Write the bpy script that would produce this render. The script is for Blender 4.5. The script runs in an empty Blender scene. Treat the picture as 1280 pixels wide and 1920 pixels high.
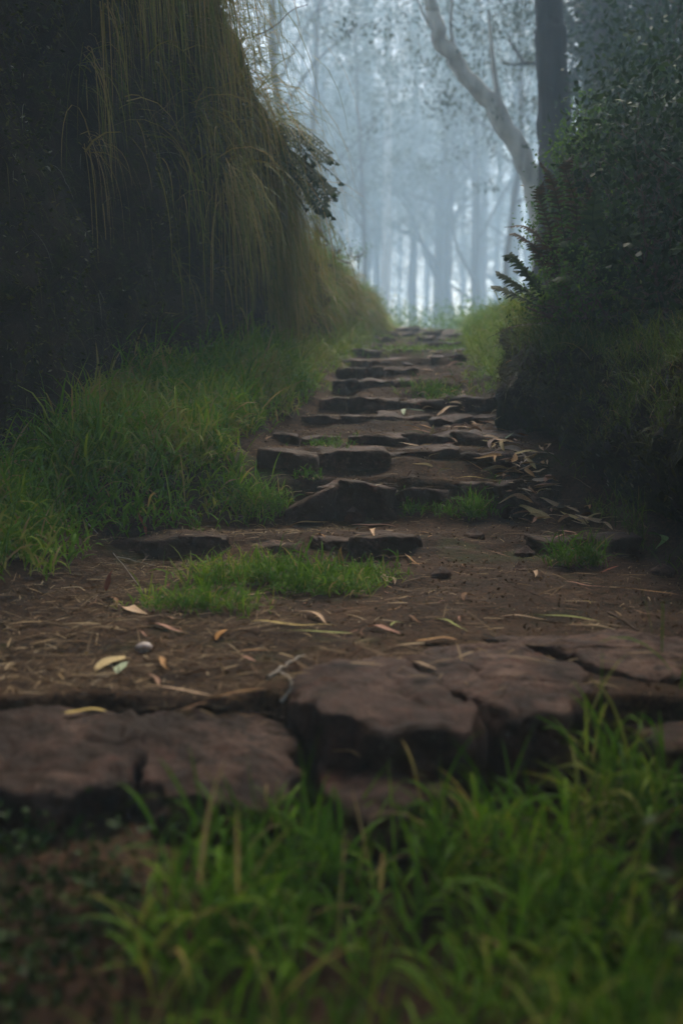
import bpy, math, random
import numpy as np
from mathutils import Vector, Matrix
from mathutils.bvhtree import BVHTree

S = bpy.context.scene
COL = S.collection
PI = math.pi
R = math.radians

# ---------------------------------------------------------------- camera, sky, sun, exposure
FPX = 1867.0                      # focal length in pixels of the 1280 x 1920 frame (35 mm on a 36 mm tall frame)
CAMZ = 0.75
PITCH = math.atan(260.0 / FPX)
cd = bpy.data.cameras.new('camera')
cam = bpy.data.objects.new('camera', cd)
COL.objects.link(cam)
cam.location = (0, 0, CAMZ)
cam.rotation_euler = (PI / 2 - PITCH, 0, 0)
cd.sensor_fit = 'VERTICAL'
cd.sensor_height = 36
cd.sensor_width = 24
cd.lens = 36 * FPX / 1920
cd.clip_start = 0.02
cd.clip_end = 2000
cd.dof.use_dof = True
cd.dof.focus_distance = 4.4
cd.dof.aperture_fstop = 1.55
S.camera = cam

SUN_EL, SUN_AZ = 50.0, 14.0        # degrees; azimuth measured from straight ahead (+Y) towards the right
w = bpy.data.worlds.new('World')
S.world = w
w.use_nodes = True
nt = w.node_tree
bg = nt.nodes['Background']
sky = nt.nodes.new('ShaderNodeTexSky')
sky.sky_type = 'NISHITA'
sky.sun_disc = False
sky.sun_elevation = R(SUN_EL)
sky.sun_rotation = R(SUN_AZ)
sky.air_density = 1.0
sky.dust_density = 4.0
sky.ozone_density = 1.0
nt.links.new(sky.outputs[0], bg.inputs[0])
bg.inputs[1].default_value = 0.105

sd = bpy.data.lights.new('sun', 'SUN')
sun = bpy.data.objects.new('sun', sd)
COL.objects.link(sun)
sd.energy = 2.0
sd.angle = R(18)
sd.color = (1.0, 0.90, 0.74)
dirv = Vector((math.sin(R(SUN_AZ)) * math.cos(R(SUN_EL)), math.cos(R(SUN_AZ)) * math.cos(R(SUN_EL)), math.sin(R(SUN_EL))))
sun.rotation_euler = dirv.to_track_quat('Z', 'Y').to_euler()
sun.location = (0, 0, 40)

vs = S.view_settings
S.display_settings.display_device = 'sRGB'
vs.view_transform = 'Standard'
vs.look = 'None'
vs.gamma = 1
vs.use_curve_mapping = False
vs.exposure = 2.42
HAZE_DENSITY = 0.0115

S.cycles.use_denoising = True
S.cycles.max_bounces = 6
S.cycles.diffuse_bounces = 2
S.cycles.glossy_bounces = 1
S.cycles.transmission_bounces = 2
S.cycles.volume_bounces = 3
S.cycles.caustics_reflective = False
S.cycles.caustics_refractive = False

# ---------------------------------------------------------------- helpers
rng = np.random.default_rng(7)
random.seed(7)


def ray(px, py):
    a = (px - 640) / FPX
    b = (960 - py) / FPX
    c, s = math.cos(PITCH), math.sin(PITCH)
    return Vector((a, c + b * s, -s + b * c))


def at(px, py, d):
    """world point seen at a pixel of the photograph, at distance d along +Y"""
    r = ray(px, py)
    return Vector((r.x * d / r.y, d, CAMZ + r.z * d / r.y))


def _hash(ix, iy, iz, seed):
    n = (ix * 374761393 + iy * 668265263 + iz * 1274126177 + seed * 974634777).astype(np.int64)
    n = (n ^ (n >> 13)) * 1274126177
    n = n & 0x7fffffff
    n = (n ^ (n >> 16)) * 73856093
    return (n & 0xffffff) / float(0xffffff) * 2 - 1


def vnoise(x, y, z=0.0, seed=0):
    x, y, z = np.broadcast_arrays(np.asarray(x, float), np.asarray(y, float), np.asarray(z, float))
    ix, iy, iz = np.floor(x).astype(np.int64), np.floor(y).astype(np.int64), np.floor(z).astype(np.int64)
    fx, fy, fz = x - ix, y - iy, z - iz
    fx = fx * fx * (3 - 2 * fx); fy = fy * fy * (3 - 2 * fy); fz = fz * fz * (3 - 2 * fz)
    o = 0
    for dx in (0, 1):
        wx = fx if dx else 1 - fx
        for dy in (0, 1):
            wy = fy if dy else 1 - fy
            for dz in (0, 1):
                wz = fz if dz else 1 - fz
                o = o + wx * wy * wz * _hash(ix + dx, iy + dy, iz + dz, seed)
    return o


def fbm(x, y, z=0.0, seed=0, octv=4, gain=0.5):
    a, f, o = 1.0, 1.0, 0
    for i in range(octv):
        o = o + a * vnoise(np.asarray(x) * f, np.asarray(y) * f, np.asarray(z) * f, seed + i)
        a *= gain; f *= 2.03
    return o


class MB:
    """collects verts, faces and a per-vertex 'rnd' value for ONE mesh object"""
    def __init__(self):
        self.v, self.f, self.r, self.n, self.mi = [], [], [], 0, []

    def add(self, v, faces, r=0.5, mi=0):
        v = np.asarray(v, float).reshape(-1, 3)
        self.v.append(v)
        for f in (faces if isinstance(faces, list) else [faces]):
            f = np.asarray(f, np.int64)
            if len(f):
                self.f.append(f + self.n)
                self.mi.append(np.full(len(f), mi))
        self.r.append(np.full(len(v), r) if np.isscalar(r) else np.asarray(r, float))
        self.n += len(v)

    def data(self, name, mats, smooth=True):
        me = bpy.data.meshes.new(name)
        V = np.concatenate(self.v)
        L = np.concatenate([f.reshape(-1) for f in self.f])
        cnt = np.concatenate([np.full(len(f), f.shape[1]) for f in self.f])
        st = np.concatenate([[0], np.cumsum(cnt)[:-1]])
        me.vertices.add(len(V)); me.vertices.foreach_set('co', V.astype(np.float32).reshape(-1))
        me.loops.add(len(L)); me.loops.foreach_set('vertex_index', L.astype(np.int32))
        me.polygons.add(len(cnt)); me.polygons.foreach_set('loop_start', st.astype(np.int32))
        me.polygons.foreach_set('loop_total', cnt.astype(np.int32))
        me.polygons.foreach_set('use_smooth', np.full(len(cnt), smooth))
        me.polygons.foreach_set('material_index', np.concatenate(self.mi).astype(np.int32))
        a = me.attributes.new('rnd', 'FLOAT', 'POINT')
        a.data.foreach_set('value', np.concatenate(self.r).astype(np.float32))
        for m in (mats if isinstance(mats, (list, tuple)) else [mats]):
            me.materials.append(m)
        me.update(calc_edges=True)
        return me

    def build(self, name, mats, parent=None, smooth=True):
        o = bpy.data.objects.new(name, self.data(name, mats, smooth))
        COL.objects.link(o)
        if parent: o.parent = parent
        return o


def tag(o, label=None, cat=None, group=None, kind=None):
    if label: o['label'] = label
    if cat: o['category'] = cat
    if group: o['group'] = group
    if kind: o['kind'] = kind
    return o


def empty(name, loc=(0, 0, 0), rz=0):
    o = bpy.data.objects.new(name, None)
    COL.objects.link(o)
    o.location = loc
    o.rotation_euler = (0, 0, rz)
    o.empty_display_size = 0.1
    return o


def grid_faces(nr, nc, wrap=False):
    i = np.arange(nr - 1)[:, None]
    j = np.arange(nc if wrap else nc - 1)[None, :]
    j2 = (j + 1) % nc
    a = i * nc + j; b = i * nc + j2; c = (i + 1) * nc + j2; d = (i + 1) * nc + j
    return np.stack([a, b, c, d], -1).reshape(-1, 4)


def tube(mb, pts, rad, sides=8, r=0.5, seed=None, rough=0.0):
    pts = np.asarray(pts, float)
    n = len(pts)
    T = np.gradient(pts, axis=0)
    T /= np.linalg.norm(T, axis=1)[:, None] + 1e-9
    up = np.array([0, 1, 0.0]) if abs(T[0][2]) > 0.7 else np.array([0, 0, 1.0])
    A = np.cross(T, up); A /= np.linalg.norm(A, axis=1)[:, None] + 1e-9
    B = np.cross(T, A)
    th = np.arange(sides) / sides * 2 * PI
    rad = np.broadcast_to(np.asarray(rad, float), (n,))
    rr = rad[:, None] * np.ones((1, sides))
    if rough:
        rr = rr * (1 + rough * vnoise(th[None, :] * 1.3 + 5, np.arange(n)[:, None] * 0.45, seed or 0, 3))
    V = pts[:, None, :] + rr[..., None] * (A[:, None, :] * np.cos(th)[None, :, None] + B[:, None, :] * np.sin(th)[None, :, None])
    V = V.reshape(-1, 3)
    fs = [grid_faces(n, sides, True)[:, ::-1]]
    mb.add(np.vstack([V, pts[-1:]]), fs + [np.stack([np.arange(sides) + (n - 1) * sides, (np.arange(sides) + 1) % sides + (n - 1) * sides, np.full(sides, n * sides)], 1)], r)


def smooth_curve(ctrl, n):
    ctrl = np.asarray(ctrl, float)
    t = np.linspace(0, len(ctrl) - 1, n)
    P = np.vstack([2 * ctrl[0] - ctrl[1], ctrl, 2 * ctrl[-1] - ctrl[-2]])
    i = np.minimum(t.astype(int), len(ctrl) - 2)
    u = (t - i)[:, None]
    p0, p1, p2, p3 = P[i], P[i + 1], P[i + 2], P[i + 3]
    return 0.5 * (2 * p1 + (p2 - p0) * u + (2 * p0 - 5 * p1 + 4 * p2 - p3) * u * u + (3 * p1 - p0 - 3 * p2 + p3) * u ** 3)


def blades(mb, base, dir0, length, width, droop, segs=4, rnd=None, profile=None, side=None):
    """many tapering blades at once. base (N,3), dir0 (N,3) start direction, droop: how strongly gravity bends it"""
    N = len(base)
    base = np.asarray(base, float); d = np.asarray(dir0, float)
    d = d / (np.linalg.norm(d, axis=1)[:, None] + 1e-9)
    length = np.broadcast_to(length, (N,)).astype(float)
    width = np.broadcast_to(width, (N,)).astype(float)
    droop = np.broadcast_to(droop, (N,)).astype(float)
    if side is None:
        side = np.cross(d, np.array([0, 0, 1.0]))
        bad = np.linalg.norm(side, axis=1) < 0.2
        side[bad] = rng.normal(size=(bad.sum(), 3)) * [1, 1, 0.1]
        side += rng.normal(size=(N, 3)) * 0.25
    side /= np.linalg.norm(side, axis=1)[:, None] + 1e-9
    p = base.copy()
    rows = []
    if profile is None:
        profile = lambda t: np.minimum(1.0, 0.55 + t * 2.0) * (1 - t ** 2.2)
    for k in range(segs):
        wv = (width * profile(k / segs))[:, None] * side * 0.5
        rows += [p - wv, p + wv]
        st = (length / segs)[:, None]
        d = d + np.array([0, 0, -1.0]) * (droop / segs)[:, None] * (0.5 + k / segs)
        d /= np.linalg.norm(d, axis=1)[:, None]
        p = p + d * st
    V = np.stack(rows + [p], 1)                 # N, 2*segs+1, 3
    nv = 2 * segs + 1
    off = (np.arange(N) * nv)[:, None]
    q = [np.stack([off[:, 0] + 2 * k, off[:, 0] + 2 * k + 1, off[:, 0] + 2 * k + 3, off[:, 0] + 2 * k + 2], 1) for k in range(segs - 1)]
    t = np.stack([off[:, 0] + 2 * segs - 2, off[:, 0] + 2 * segs - 1, off[:, 0] + 2 * segs], 1)
    if rnd is None: rnd = rng.random(N)
    mb.add(V.reshape(-1, 3), (([np.concatenate(q)] if q else []) + [t]), np.repeat(rnd, nv))
    return p


def leaves(mb, P, size, asp=0.45, rnd=None, updown=0.0, seed_dir=None):
    """rhombic folded leaves (4 verts) at points P"""
    N = len(P)
    ax = rng.normal(size=(N, 3)); ax[:, 2] += updown
    if seed_dir is not None: ax = ax * 0.5 + seed_dir
    ax /= np.linalg.norm(ax, axis=1)[:, None]
    sd_ = np.cross(ax, rng.normal(size=(N, 3))); sd_ /= np.linalg.norm(sd_, axis=1)[:, None] + 1e-9
    nn = np.cross(ax, sd_)
    size = np.broadcast_to(size, (N,))[:, None]
    tip = P + ax * size
    m = P + ax * size * 0.45
    V = np.stack([P, m + sd_ * size * asp * 0.5 + nn * size * 0.06, tip - nn * size * 0.05, m - sd_ * size * asp * 0.5 + nn * size * 0.06], 1)
    o = np.arange(N) * 4
    F = np.concatenate([np.stack([o, o + 1, o + 2], 1), np.stack([o, o + 2, o + 3], 1)])
    if rnd is None: rnd = rng.random(N)
    mb.add(V.reshape(-1, 3), F, np.repeat(rnd, 4))


# ---------------------------------------------------------------- materials
def new_mat(name):
    m = bpy.data.materials.new(name)
    m.use_nodes = True
    n = m.node_tree.nodes
    return m, m.node_tree, n['Principled BSDF'], n['Material Output']


def ramp(nt, fac, stops):
    cr = nt.nodes.new('ShaderNodeValToRGB')
    e = cr.color_ramp.elements
    while len(e) < len(stops): e.new(0.5)
    for k, (p, c) in enumerate(stops):
        e[k].position = p; e[k].color = (*c, 1)
    nt.links.new(fac, cr.inputs[0])
    return cr.outputs[0]


def noise(nt, scale, detail=4, rough=0.6, coord=None, dist=0.0):
    n = nt.nodes.new('ShaderNodeTexNoise')
    n.inputs['Scale'].default_value = scale
    n.inputs['Detail'].default_value = detail
    n.inputs['Roughness'].default_value = rough
    n.inputs['Distortion'].default_value = dist
    if coord is not None: nt.links.new(coord, n.inputs['Vector'])
    return n.outputs['Fac']


def objcoord(nt, scale=None):
    t = nt.nodes.new('ShaderNodeTexCoord')
    if scale is None: return t.outputs['Object']
    m = nt.nodes.new('ShaderNodeMapping')
    m.inputs['Scale'].default_value = scale
    nt.links.new(t.outputs['Object'], m.inputs[0])
    return m.outputs[0]


def mix(nt, fac, a, b, mode='MIX'):
    m = nt.nodes.new('ShaderNodeMix')
    m.data_type = 'RGBA'; m.blend_type = mode
    for s, v in ((m.inputs['Factor'], fac), (m.inputs[6], a), (m.inputs[7], b)):
        if isinstance(v, (int, float)): s.default_value = v
        elif isinstance(v, tuple): s.default_value = (*v, 1)
        else: nt.links.new(v, s)
    return m.outputs[2]


def bump(nt, bs, hgt, dist, strength=1.0, prev=None):
    b = nt.nodes.new('ShaderNodeBump')
    b.inputs['Strength'].default_value = strength
    b.inputs['Distance'].default_value = dist
    nt.links.new(hgt, b.inputs['Height'])
    if prev is not None: nt.links.new(prev, b.inputs['Normal'])
    nt.links.new(b.outputs[0], bs.inputs['Normal'])
    return b.outputs[0]


def mrange(nt, v, a, b):
    m = nt.nodes.new('ShaderNodeMapRange')
    m.inputs[1].default_value = a; m.inputs[2].default_value = b
    nt.links.new(v, m.inputs[0])
    return m.outputs[0]


def mat_soil():
    m, t, b, o = new_mat('damp_soil')
    c = objcoord(t)
    base = ramp(t, noise(t, 3.0, 6, 0.65, c), [(0.3, (0.028, 0.0155, 0.009)), (0.5, (0.060, 0.033, 0.018)), (0.72, (0.11, 0.062, 0.034))])
    fine = ramp(t, noise(t, 55, 6, 0.8, c), [(0.38, (0.3, 0.3, 0.3)), (0.5, (0.9, 0.9, 0.9)), (0.62, (1.6, 1.5, 1.35)), (0.72, (2.6, 2.3, 1.9))])
    col = mix(t, 0.8, base, fine, 'MULTIPLY')
    moss = mrange(t, noise(t, 1.4, 5, 0.7, c), 0.55, 0.68)
    col = mix(t, moss, col, (0.055, 0.062, 0.02))
    t.links.new(col, b.inputs['Base Color'])
    b.inputs['Roughness'].default_value = 0.85
    b.inputs['Specular IOR Level'].default_value = 0.12
    n1 = bump(t, b, noise(t, 25, 8, 0.75, c), 0.02, 1.0)
    bump(t, b, noise(t, 160, 4, 0.7, c), 0.004, 1.0, n1)
    return m


def mat_bank(name, moss_amt=0.5):
    m, t, b, o = new_mat(name)
    c = objcoord(t)
    base = ramp(t, noise(t, 5.0, 8, 0.7, c, 0.5), [(0.3, (0.012, 0.008, 0.005)), (0.5, (0.032, 0.021, 0.013)), (0.75, (0.065, 0.045, 0.027))])
    mo = mrange(t, noise(t, 7, 6, 0.75, c), 0.62 - 0.25 * moss_amt, 0.75 - 0.2 * moss_amt)
    green = ramp(t, noise(t, 30, 4, 0.7, c), [(0.3, (0.014, 0.018, 0.004)), (0.7, (0.06, 0.065, 0.012))])
    col = mix(t, mo, base, green)
    t.links.new(col, b.inputs['Base Color'])
    b.inputs['Roughness'].default_value = 0.9
    b.inputs['Specular IOR Level'].default_value = 0.2
    n1 = bump(t, b, noise(t, 9, 9, 0.75, c), 0.06, 1.0)
    bump(t, b, noise(t, 60, 5, 0.7, c), 0.012, 1.0, n1)
    return m


def mat_stone(name='weathered_stone', k=1.0, soil=0.0):
    m, t, b, o = new_mat(name)
    g = t.nodes.new('ShaderNodeNewGeometry')
    c = g.outputs['Position']
    oi = t.nodes.new('ShaderNodeObjectInfo')
    base = ramp(t, noise(t, 6, 7, 0.65, c, 0.4), [(0.36, (0.045, 0.025, 0.018)), (0.46, (0.12, 0.068, 0.05)), (0.55, (0.18, 0.105, 0.075)), (0.66, (0.32, 0.21, 0.16))])
    base = mix(t, 1.0, base, ramp(t, oi.outputs['Random'], [(0, (0.75, 0.72, 0.75)), (1, (1.12, 1.05, 1.0))]), 'MULTIPLY')
    red = mrange(t, noise(t, 9, 3, 0.5, c), 0.58, 0.72)
    base = mix(t, red, base, (0.20, 0.085, 0.055))
    dirt = mrange(t, noise(t, 14, 6, 0.75, c), 0.5 - soil, 0.6 - soil * 0.6)
    base = mix(t, dirt, base, (0.068, 0.038, 0.024))
    sp = mrange(t, noise(t, 55, 4, 0.7, c), 0.66, 0.72)
    base = mix(t, sp, base, (0.32, 0.27, 0.21))
    base = mix(t, 1.0, base, (k, k * 0.97, k * 0.97), 'MULTIPLY')
    t.links.new(base, b.inputs['Base Color'])
    t.links.new(mrange(t, noise(t, 12, 4, 0.6, c), -1.0, 1.4), b.inputs['Roughness'])
    b.inputs['Specular IOR Level'].default_value = 0.15
    n1 = bump(t, b, noise(t, 13, 9, 0.7, c), 0.03, 1.0)
    bump(t, b, noise(t, 85, 5, 0.75, c), 0.005, 1.0, n1)
    return m


def mat_leafy(name, stops, trans=0.3, rough=0.5, spec=0.35, patch=None):
    m, t, b, o = new_mat(name)
    a = t.nodes.new('ShaderNodeAttribute'); a.attribute_name = 'rnd'
    col = ramp(t, a.outputs['Fac'], stops)
    if patch:
        g = t.nodes.new('ShaderNodeNewGeometry')
        col = mix(t, mrange(t, noise(t, patch[0], 3, 0.5, g.outputs['Position']), 0.4, 0.62), col, mix(t, 1.0, col, patch[1], 'MULTIPLY'))
    t.links.new(col, b.inputs['Base Color'])
    b.inputs['Roughness'].default_value = max(rough, 0.6)
    b.inputs['Specular IOR Level'].default_value = spec * 0.35
    if trans:
        tr = t.nodes.new('ShaderNodeBsdfTranslucent')
        t.links.new(col, tr.inputs[0])
        ms = t.nodes.new('ShaderNodeMixShader')
        ms.inputs[0].default_value = trans
        t.links.new(b.outputs[0], ms.inputs[1]); t.links.new(tr.outputs[0], ms.inputs[2])
        t.links.new(ms.outputs[0], o.inputs[0])
    return m


def mat_bark(name, c1, c2, c3):
    m, t, b, o = new_mat(name)
    c = objcoord(t, (6, 6, 0.9))
    col = ramp(t, noise(t, 1.4, 6, 0.65, c), [(0.3, c1), (0.52, c2), (0.72, c3)])
    t.links.new(col, b.inputs['Base Color'])
    b.inputs['Roughness'].default_value = 0.85
    b.inputs['Specular IOR Level'].default_value = 0.2
    bump(t, b, noise(t, 3.0, 6, 0.7, c), 0.04, 1.0)
    return m


def mat_fallen():
    m, t, b, o = new_mat('dry_leaf')
    oi = t.nodes.new('ShaderNodeObjectInfo')
    c = objcoord(t)
    sp = ramp(t, noise(t, 60, 4, 0.7, c), [(0.35, (0.55, 0.5, 0.45)), (0.55, (1, 1, 1)), (0.75, (1.25, 1.15, 1.0))])
    col = mix(t, 1.0, oi.outputs['Color'], sp, 'MULTIPLY')
    t.links.new(col, b.inputs['Base Color'])
    b.inputs['Roughness'].default_value = 0.7
    b.inputs['Specular IOR Level'].default_value = 0.12
    bump(t, b, noise(t, 120, 3, 0.6, c), 0.002, 0.8)
    return m


M_SOIL = mat_soil()
M_BANK = mat_bank('dark_earth_bank', 0.45)
M_MOSSY = mat_bank('mossy_earth', 0.85)
M_STONE = mat_stone('weathered_stone', 0.68)
M_STONED = mat_stone('damp_dark_stone', 0.8, 0.14)
M_STONE_SHADE = mat_stone('shade_and_soil_stone', 0.45, 0.06)  # darker stone copy, a little soil; shade of the left slabs put into its colour
G_STOPS = [(0.0, (0.028, 0.075, 0.006)), (0.4, (0.065, 0.16, 0.010)), (0.75, (0.13, 0.25, 0.018)), (0.9, (0.22, 0.29, 0.03)), (0.97, (0.3, 0.23, 0.10))]
M_GRASS = mat_leafy('green_grass', G_STOPS, 0.35, 0.5, 0.3, (3.0, (1.08, 1.05, 0.7)))
M_FARGRASS = mat_leafy('yellow_green_grass', [(0.0, (0.08, 0.13, 0.012)), (0.5, (0.17, 0.24, 0.02)), (0.85, (0.26, 0.28, 0.04)), (1.0, (0.3, 0.25, 0.1))], 0.35, 0.55, 0.3, (1.5, (0.8, 1.05, 0.9)))
M_HANG = mat_leafy('hanging_grass', [(0.0, (0.08, 0.12, 0.015)), (0.35, (0.17, 0.18, 0.03)), (0.6, (0.29, 0.22, 0.055)), (0.85, (0.40, 0.26, 0.10)), (1.0, (0.5, 0.36, 0.16))], 0.3, 0.6, 0.25)
M_STRAW = mat_leafy('dry_straw', [(0.0, (0.04, 0.024, 0.014)), (0.5, (0.10, 0.06, 0.034)), (0.82, (0.2, 0.13, 0.07)), (0.95, (0.4, 0.29, 0.16)), (1.0, (0.5, 0.4, 0.26))], 0.1, 0.7, 0.2)
M_FERN = mat_leafy('dark_fern', [(0.0, (0.014, 0.026, 0.007)), (0.6, (0.03, 0.055, 0.012)), (0.9, (0.06, 0.085, 0.02)), (1.0, (0.09, 0.08, 0.02))], 0.25, 0.5, 0.3)
M_FERNBR = mat_leafy('browned_fern', [(0.0, (0.02, 0.02, 0.007)), (0.6, (0.05, 0.035, 0.013)), (1.0, (0.10, 0.05, 0.02))], 0.2, 0.6, 0.3)
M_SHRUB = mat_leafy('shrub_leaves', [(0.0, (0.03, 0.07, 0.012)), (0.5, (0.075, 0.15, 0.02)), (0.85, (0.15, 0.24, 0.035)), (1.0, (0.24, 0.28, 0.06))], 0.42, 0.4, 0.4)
M_DARKL = mat_leafy('shade_darkened_leaves', [(0.0, (0.012, 0.025, 0.008)), (0.6, (0.028, 0.055, 0.012)), (0.88, (0.06, 0.10, 0.02)), (1.0, (0.12, 0.18, 0.04))], 0.15)  # leaf green darkened so the colour itself carries the shade on the right
M_GUM = mat_leafy('tree_leaves', [(0.0, (0.03, 0.045, 0.028)), (0.6, (0.05, 0.07, 0.042)), (1.0, (0.08, 0.095, 0.055))], 0.25, 0.5, 0.3)
M_MOSS = mat_leafy('moss_leaves', [(0.0, (0.02, 0.025, 0.005)), (0.5, (0.05, 0.055, 0.010)), (0.85, (0.095, 0.095, 0.02)), (0.97, (0.14, 0.12, 0.04)), (1.0, (0.35, 0.33, 0.26))], 0.2, 0.6, 0.3)
M_BARKD = mat_bark('dark_bark', (0.022, 0.016, 0.012), (0.045, 0.033, 0.025), (0.08, 0.06, 0.045))
M_BARKP = mat_bark('pale_gum_bark', (0.2, 0.17, 0.14), (0.36, 0.32, 0.27), (0.5, 0.45, 0.38))
M_BARKX = mat_bark('blackish_bark', (0.012, 0.009, 0.007), (0.026, 0.019, 0.015), (0.05, 0.037, 0.029))
M_TWIG = mat_bark('twig_bark', (0.05, 0.03, 0.02), (0.1, 0.065, 0.045), (0.17, 0.12, 0.09))
M_LEAF = mat_fallen()

# ---------------------------------------------------------------- terrain description
# stone steps: (distance of the front, height of the tread)
STEPS = [(2.15, 0.0), (4.08, 0.065), (4.66, 0.25), (4.97, 0.375), (5.42, 0.425), (5.95, 0.50), (6.33, 0.59), (7.1, 0.70),
         (7.75, 0.79), (8.5, 0.885), (9.6, 0.98), (11.0, 1.085), (12.5, 1.205), (14.2, 1.335), (16.0, 1.46)]
XL = ([-8, 0, 2.15, 2.8, 4.1, 4.65, 4.97, 5.95, 7.1, 8.5, 11, 14, 16, 22], [-1.3, -1.2, -1.1, -1.0, -0.9, -0.34, -0.4, -0.2, -0.08, 0.08, 0.35, 0.68, 0.85, 1.2])
XR = ([-8, 0, 2.8, 4.1, 4.65, 4.97, 5.95, 7.1, 8.5, 11, 14, 16, 22], [1.3, 1.25, 1.3, 1.25, 1.0, 0.88, 0.95, 0.92, 0.98, 1.25, 1.65, 1.9, 2.6])
BX = ([-8, 0.2, 3, 4, 5, 6, 7, 7.6, 8.0, 9, 11, 14, 16, 18], [-2.2, -1.35, -1.52, -1.58, -1.30, -0.92, -0.66, -0.62, -0.5, -0.3, -0.05, 0.33, 0.48, 0.55])  # near end pulled in beside the camera, out of frame, to shade the foreground
BT = ([-8, 5.8, 6.2, 6.6, 7.0, 7.4, 7.9, 9, 11, 14, 16, 17, 18.5], [4.3, 4.1, 3.5, 3.0, 2.62, 2.25, 1.98, 1.98, 1.98, 1.84, 1.66, 1.5, 1.1])
RX = ([-8, 0.5, 3, 4.0, 4.6, 5.5, 6.3, 6.8, 7.3, 8.2, 9.5], [2.0, 1.25, 1.45, 1.48, 1.3, 1.12, 1.08, 1.2, 1.6, 2.4, 3.2])
RT = ([-8, 1, 3.0, 4.5, 5.5, 6.5, 7.2, 8.2, 9.5], [1.8, 1.7, 1.1, 0.85, 0.98, 1.05, 1.08, 1.1, 1.2])  # near end heightened out of frame, shaped to cut light from the right


def path_z(d):
    d = np.asarray(d, float)
    z = np.interp(d, [-130, -20, 0, 2.15], [-1.5, -1.0, -0.33, -0.22])
    prev = -0.22
    for k, (ds, zt) in enumerate(STEPS):
        s = np.clip((d - ds - 0.05) / 0.07, 0, 1)
        s = s * s * (3 - 2 * s)
        if k:
            a_ = 0.48 + 0.2 * math.sin(k * 2.7)
            u = np.clip((d - ds + 0.2) / 0.2, 0, 1)
            s = a_ * u * u + (1 - a_) * s
        z = z + s * (zt - prev - 0.012 * (k == 0))
        prev = zt
    z = z - np.clip(d - 16.2, 0, 200) * 0.05 * np.clip((d - 16.2) / 3, 0, 1)
    return z


def ground_z(x, d):
    x = np.asarray(x, float); d = np.asarray(d, float)
    edge = 0.1 * fbm(d * 1.7, x * 0.5, 0, 11, 3)
    wob = 0.09 * vnoise(x * 2.2, d * 0.2, 0, 5) * (d > 3.5) + (0.05 * fbm(x * 5.0, 0.3, 0, 6, 3) - 0.02) * (d < 3.5) * (x < -0.1)
    z = path_z(d + wob)
    zs = np.interp(d, [-130, 0, 2, 4, 5, 7, 16, 40, 130], [-1.5, -0.3, -0.12, 0.1, 0.33, 0.68, 1.43, 0.3, -2])
    l = np.clip((np.interp(d, *XL) + edge + 0.05 - x) / 0.35, 0, 1)
    r = np.clip((x - np.interp(d, *XR) + edge + 0.05) / 0.35, 0, 1)
    l = l * l * (3 - 2 * l); r = r * r * (3 - 2 * r)
    z = z * (1 - np.maximum(l, r)) + zs * np.maximum(l, r)
    rise_l = np.clip(np.interp(d, *XL) - x, 0, 1.2)
    fl = np.interp(d, [0, 3, 4.5, 8, 16, 20], [0.0, 0.16, 0.26, 0.45, 0.3, 0.05])
    z = z + fl * rise_l
    rr = np.clip(x - np.interp(d, *XR), 0, None)
    fr = np.interp(d, [0, 3, 5, 7.5, 14, 20, 30], [0.05, 0.12, 0.2, 0.42, 0.36, 0.1, 0.0])
    z = z + fr * np.minimum(rr, 4.0) + np.interp(d, [5, 7.5, 16, 26, 40], [0, 0.55, 0.6, 0.35, 0]) * np.clip(rr - 1.3, 0, 7)
    z = z + 0.09 * np.clip((-0.1 - x) / 0.3, 0, 1) * np.clip((2.2 - d) / 0.05, 0, 1) * np.clip((d - 0.6) / 0.6, 0, 1)
    z = z + 0.018 * fbm(x * 3.1, d * 3.1, 0, 21, 4) + 0.35 * fbm(x * 0.12, d * 0.12, 0, 31, 3) * np.clip((np.hypot(x, d - 8) - 12) / 12, 0, 1)
    return z


def axis(breaks):
    out = []
    for a, b, st in breaks:
        out.append(np.arange(a, b - 1e-6, st))
    return np.concatenate(out + [[breaks[-1][1]]])


xs = axis([(-130, -10, 6), (-10, -3, 0.35), (-3, -1.6, 0.08), (-1.6, 2.4, 0.025), (2.4, 4, 0.1), (4, 10, 0.4), (10, 130, 6)])
ds = axis([(-130, -8, 6), (-8, 0, 0.4), (0, 1.3, 0.08), (1.3, 5.6, 0.022), (5.6, 9, 0.03), (9, 17, 0.06), (17, 25, 0.4), (25, 150, 5)])
X, D = np.meshgrid(xs, ds)
Z = ground_z(X, D)
gm = MB()
gm.add(np.stack([X, D, Z], -1), grid_faces(len(ds), len(xs)))
ground = tag(gm.build('ground', M_SOIL), 'reddish brown trodden soil of the stepped path and its verges', kind='structure')


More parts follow.
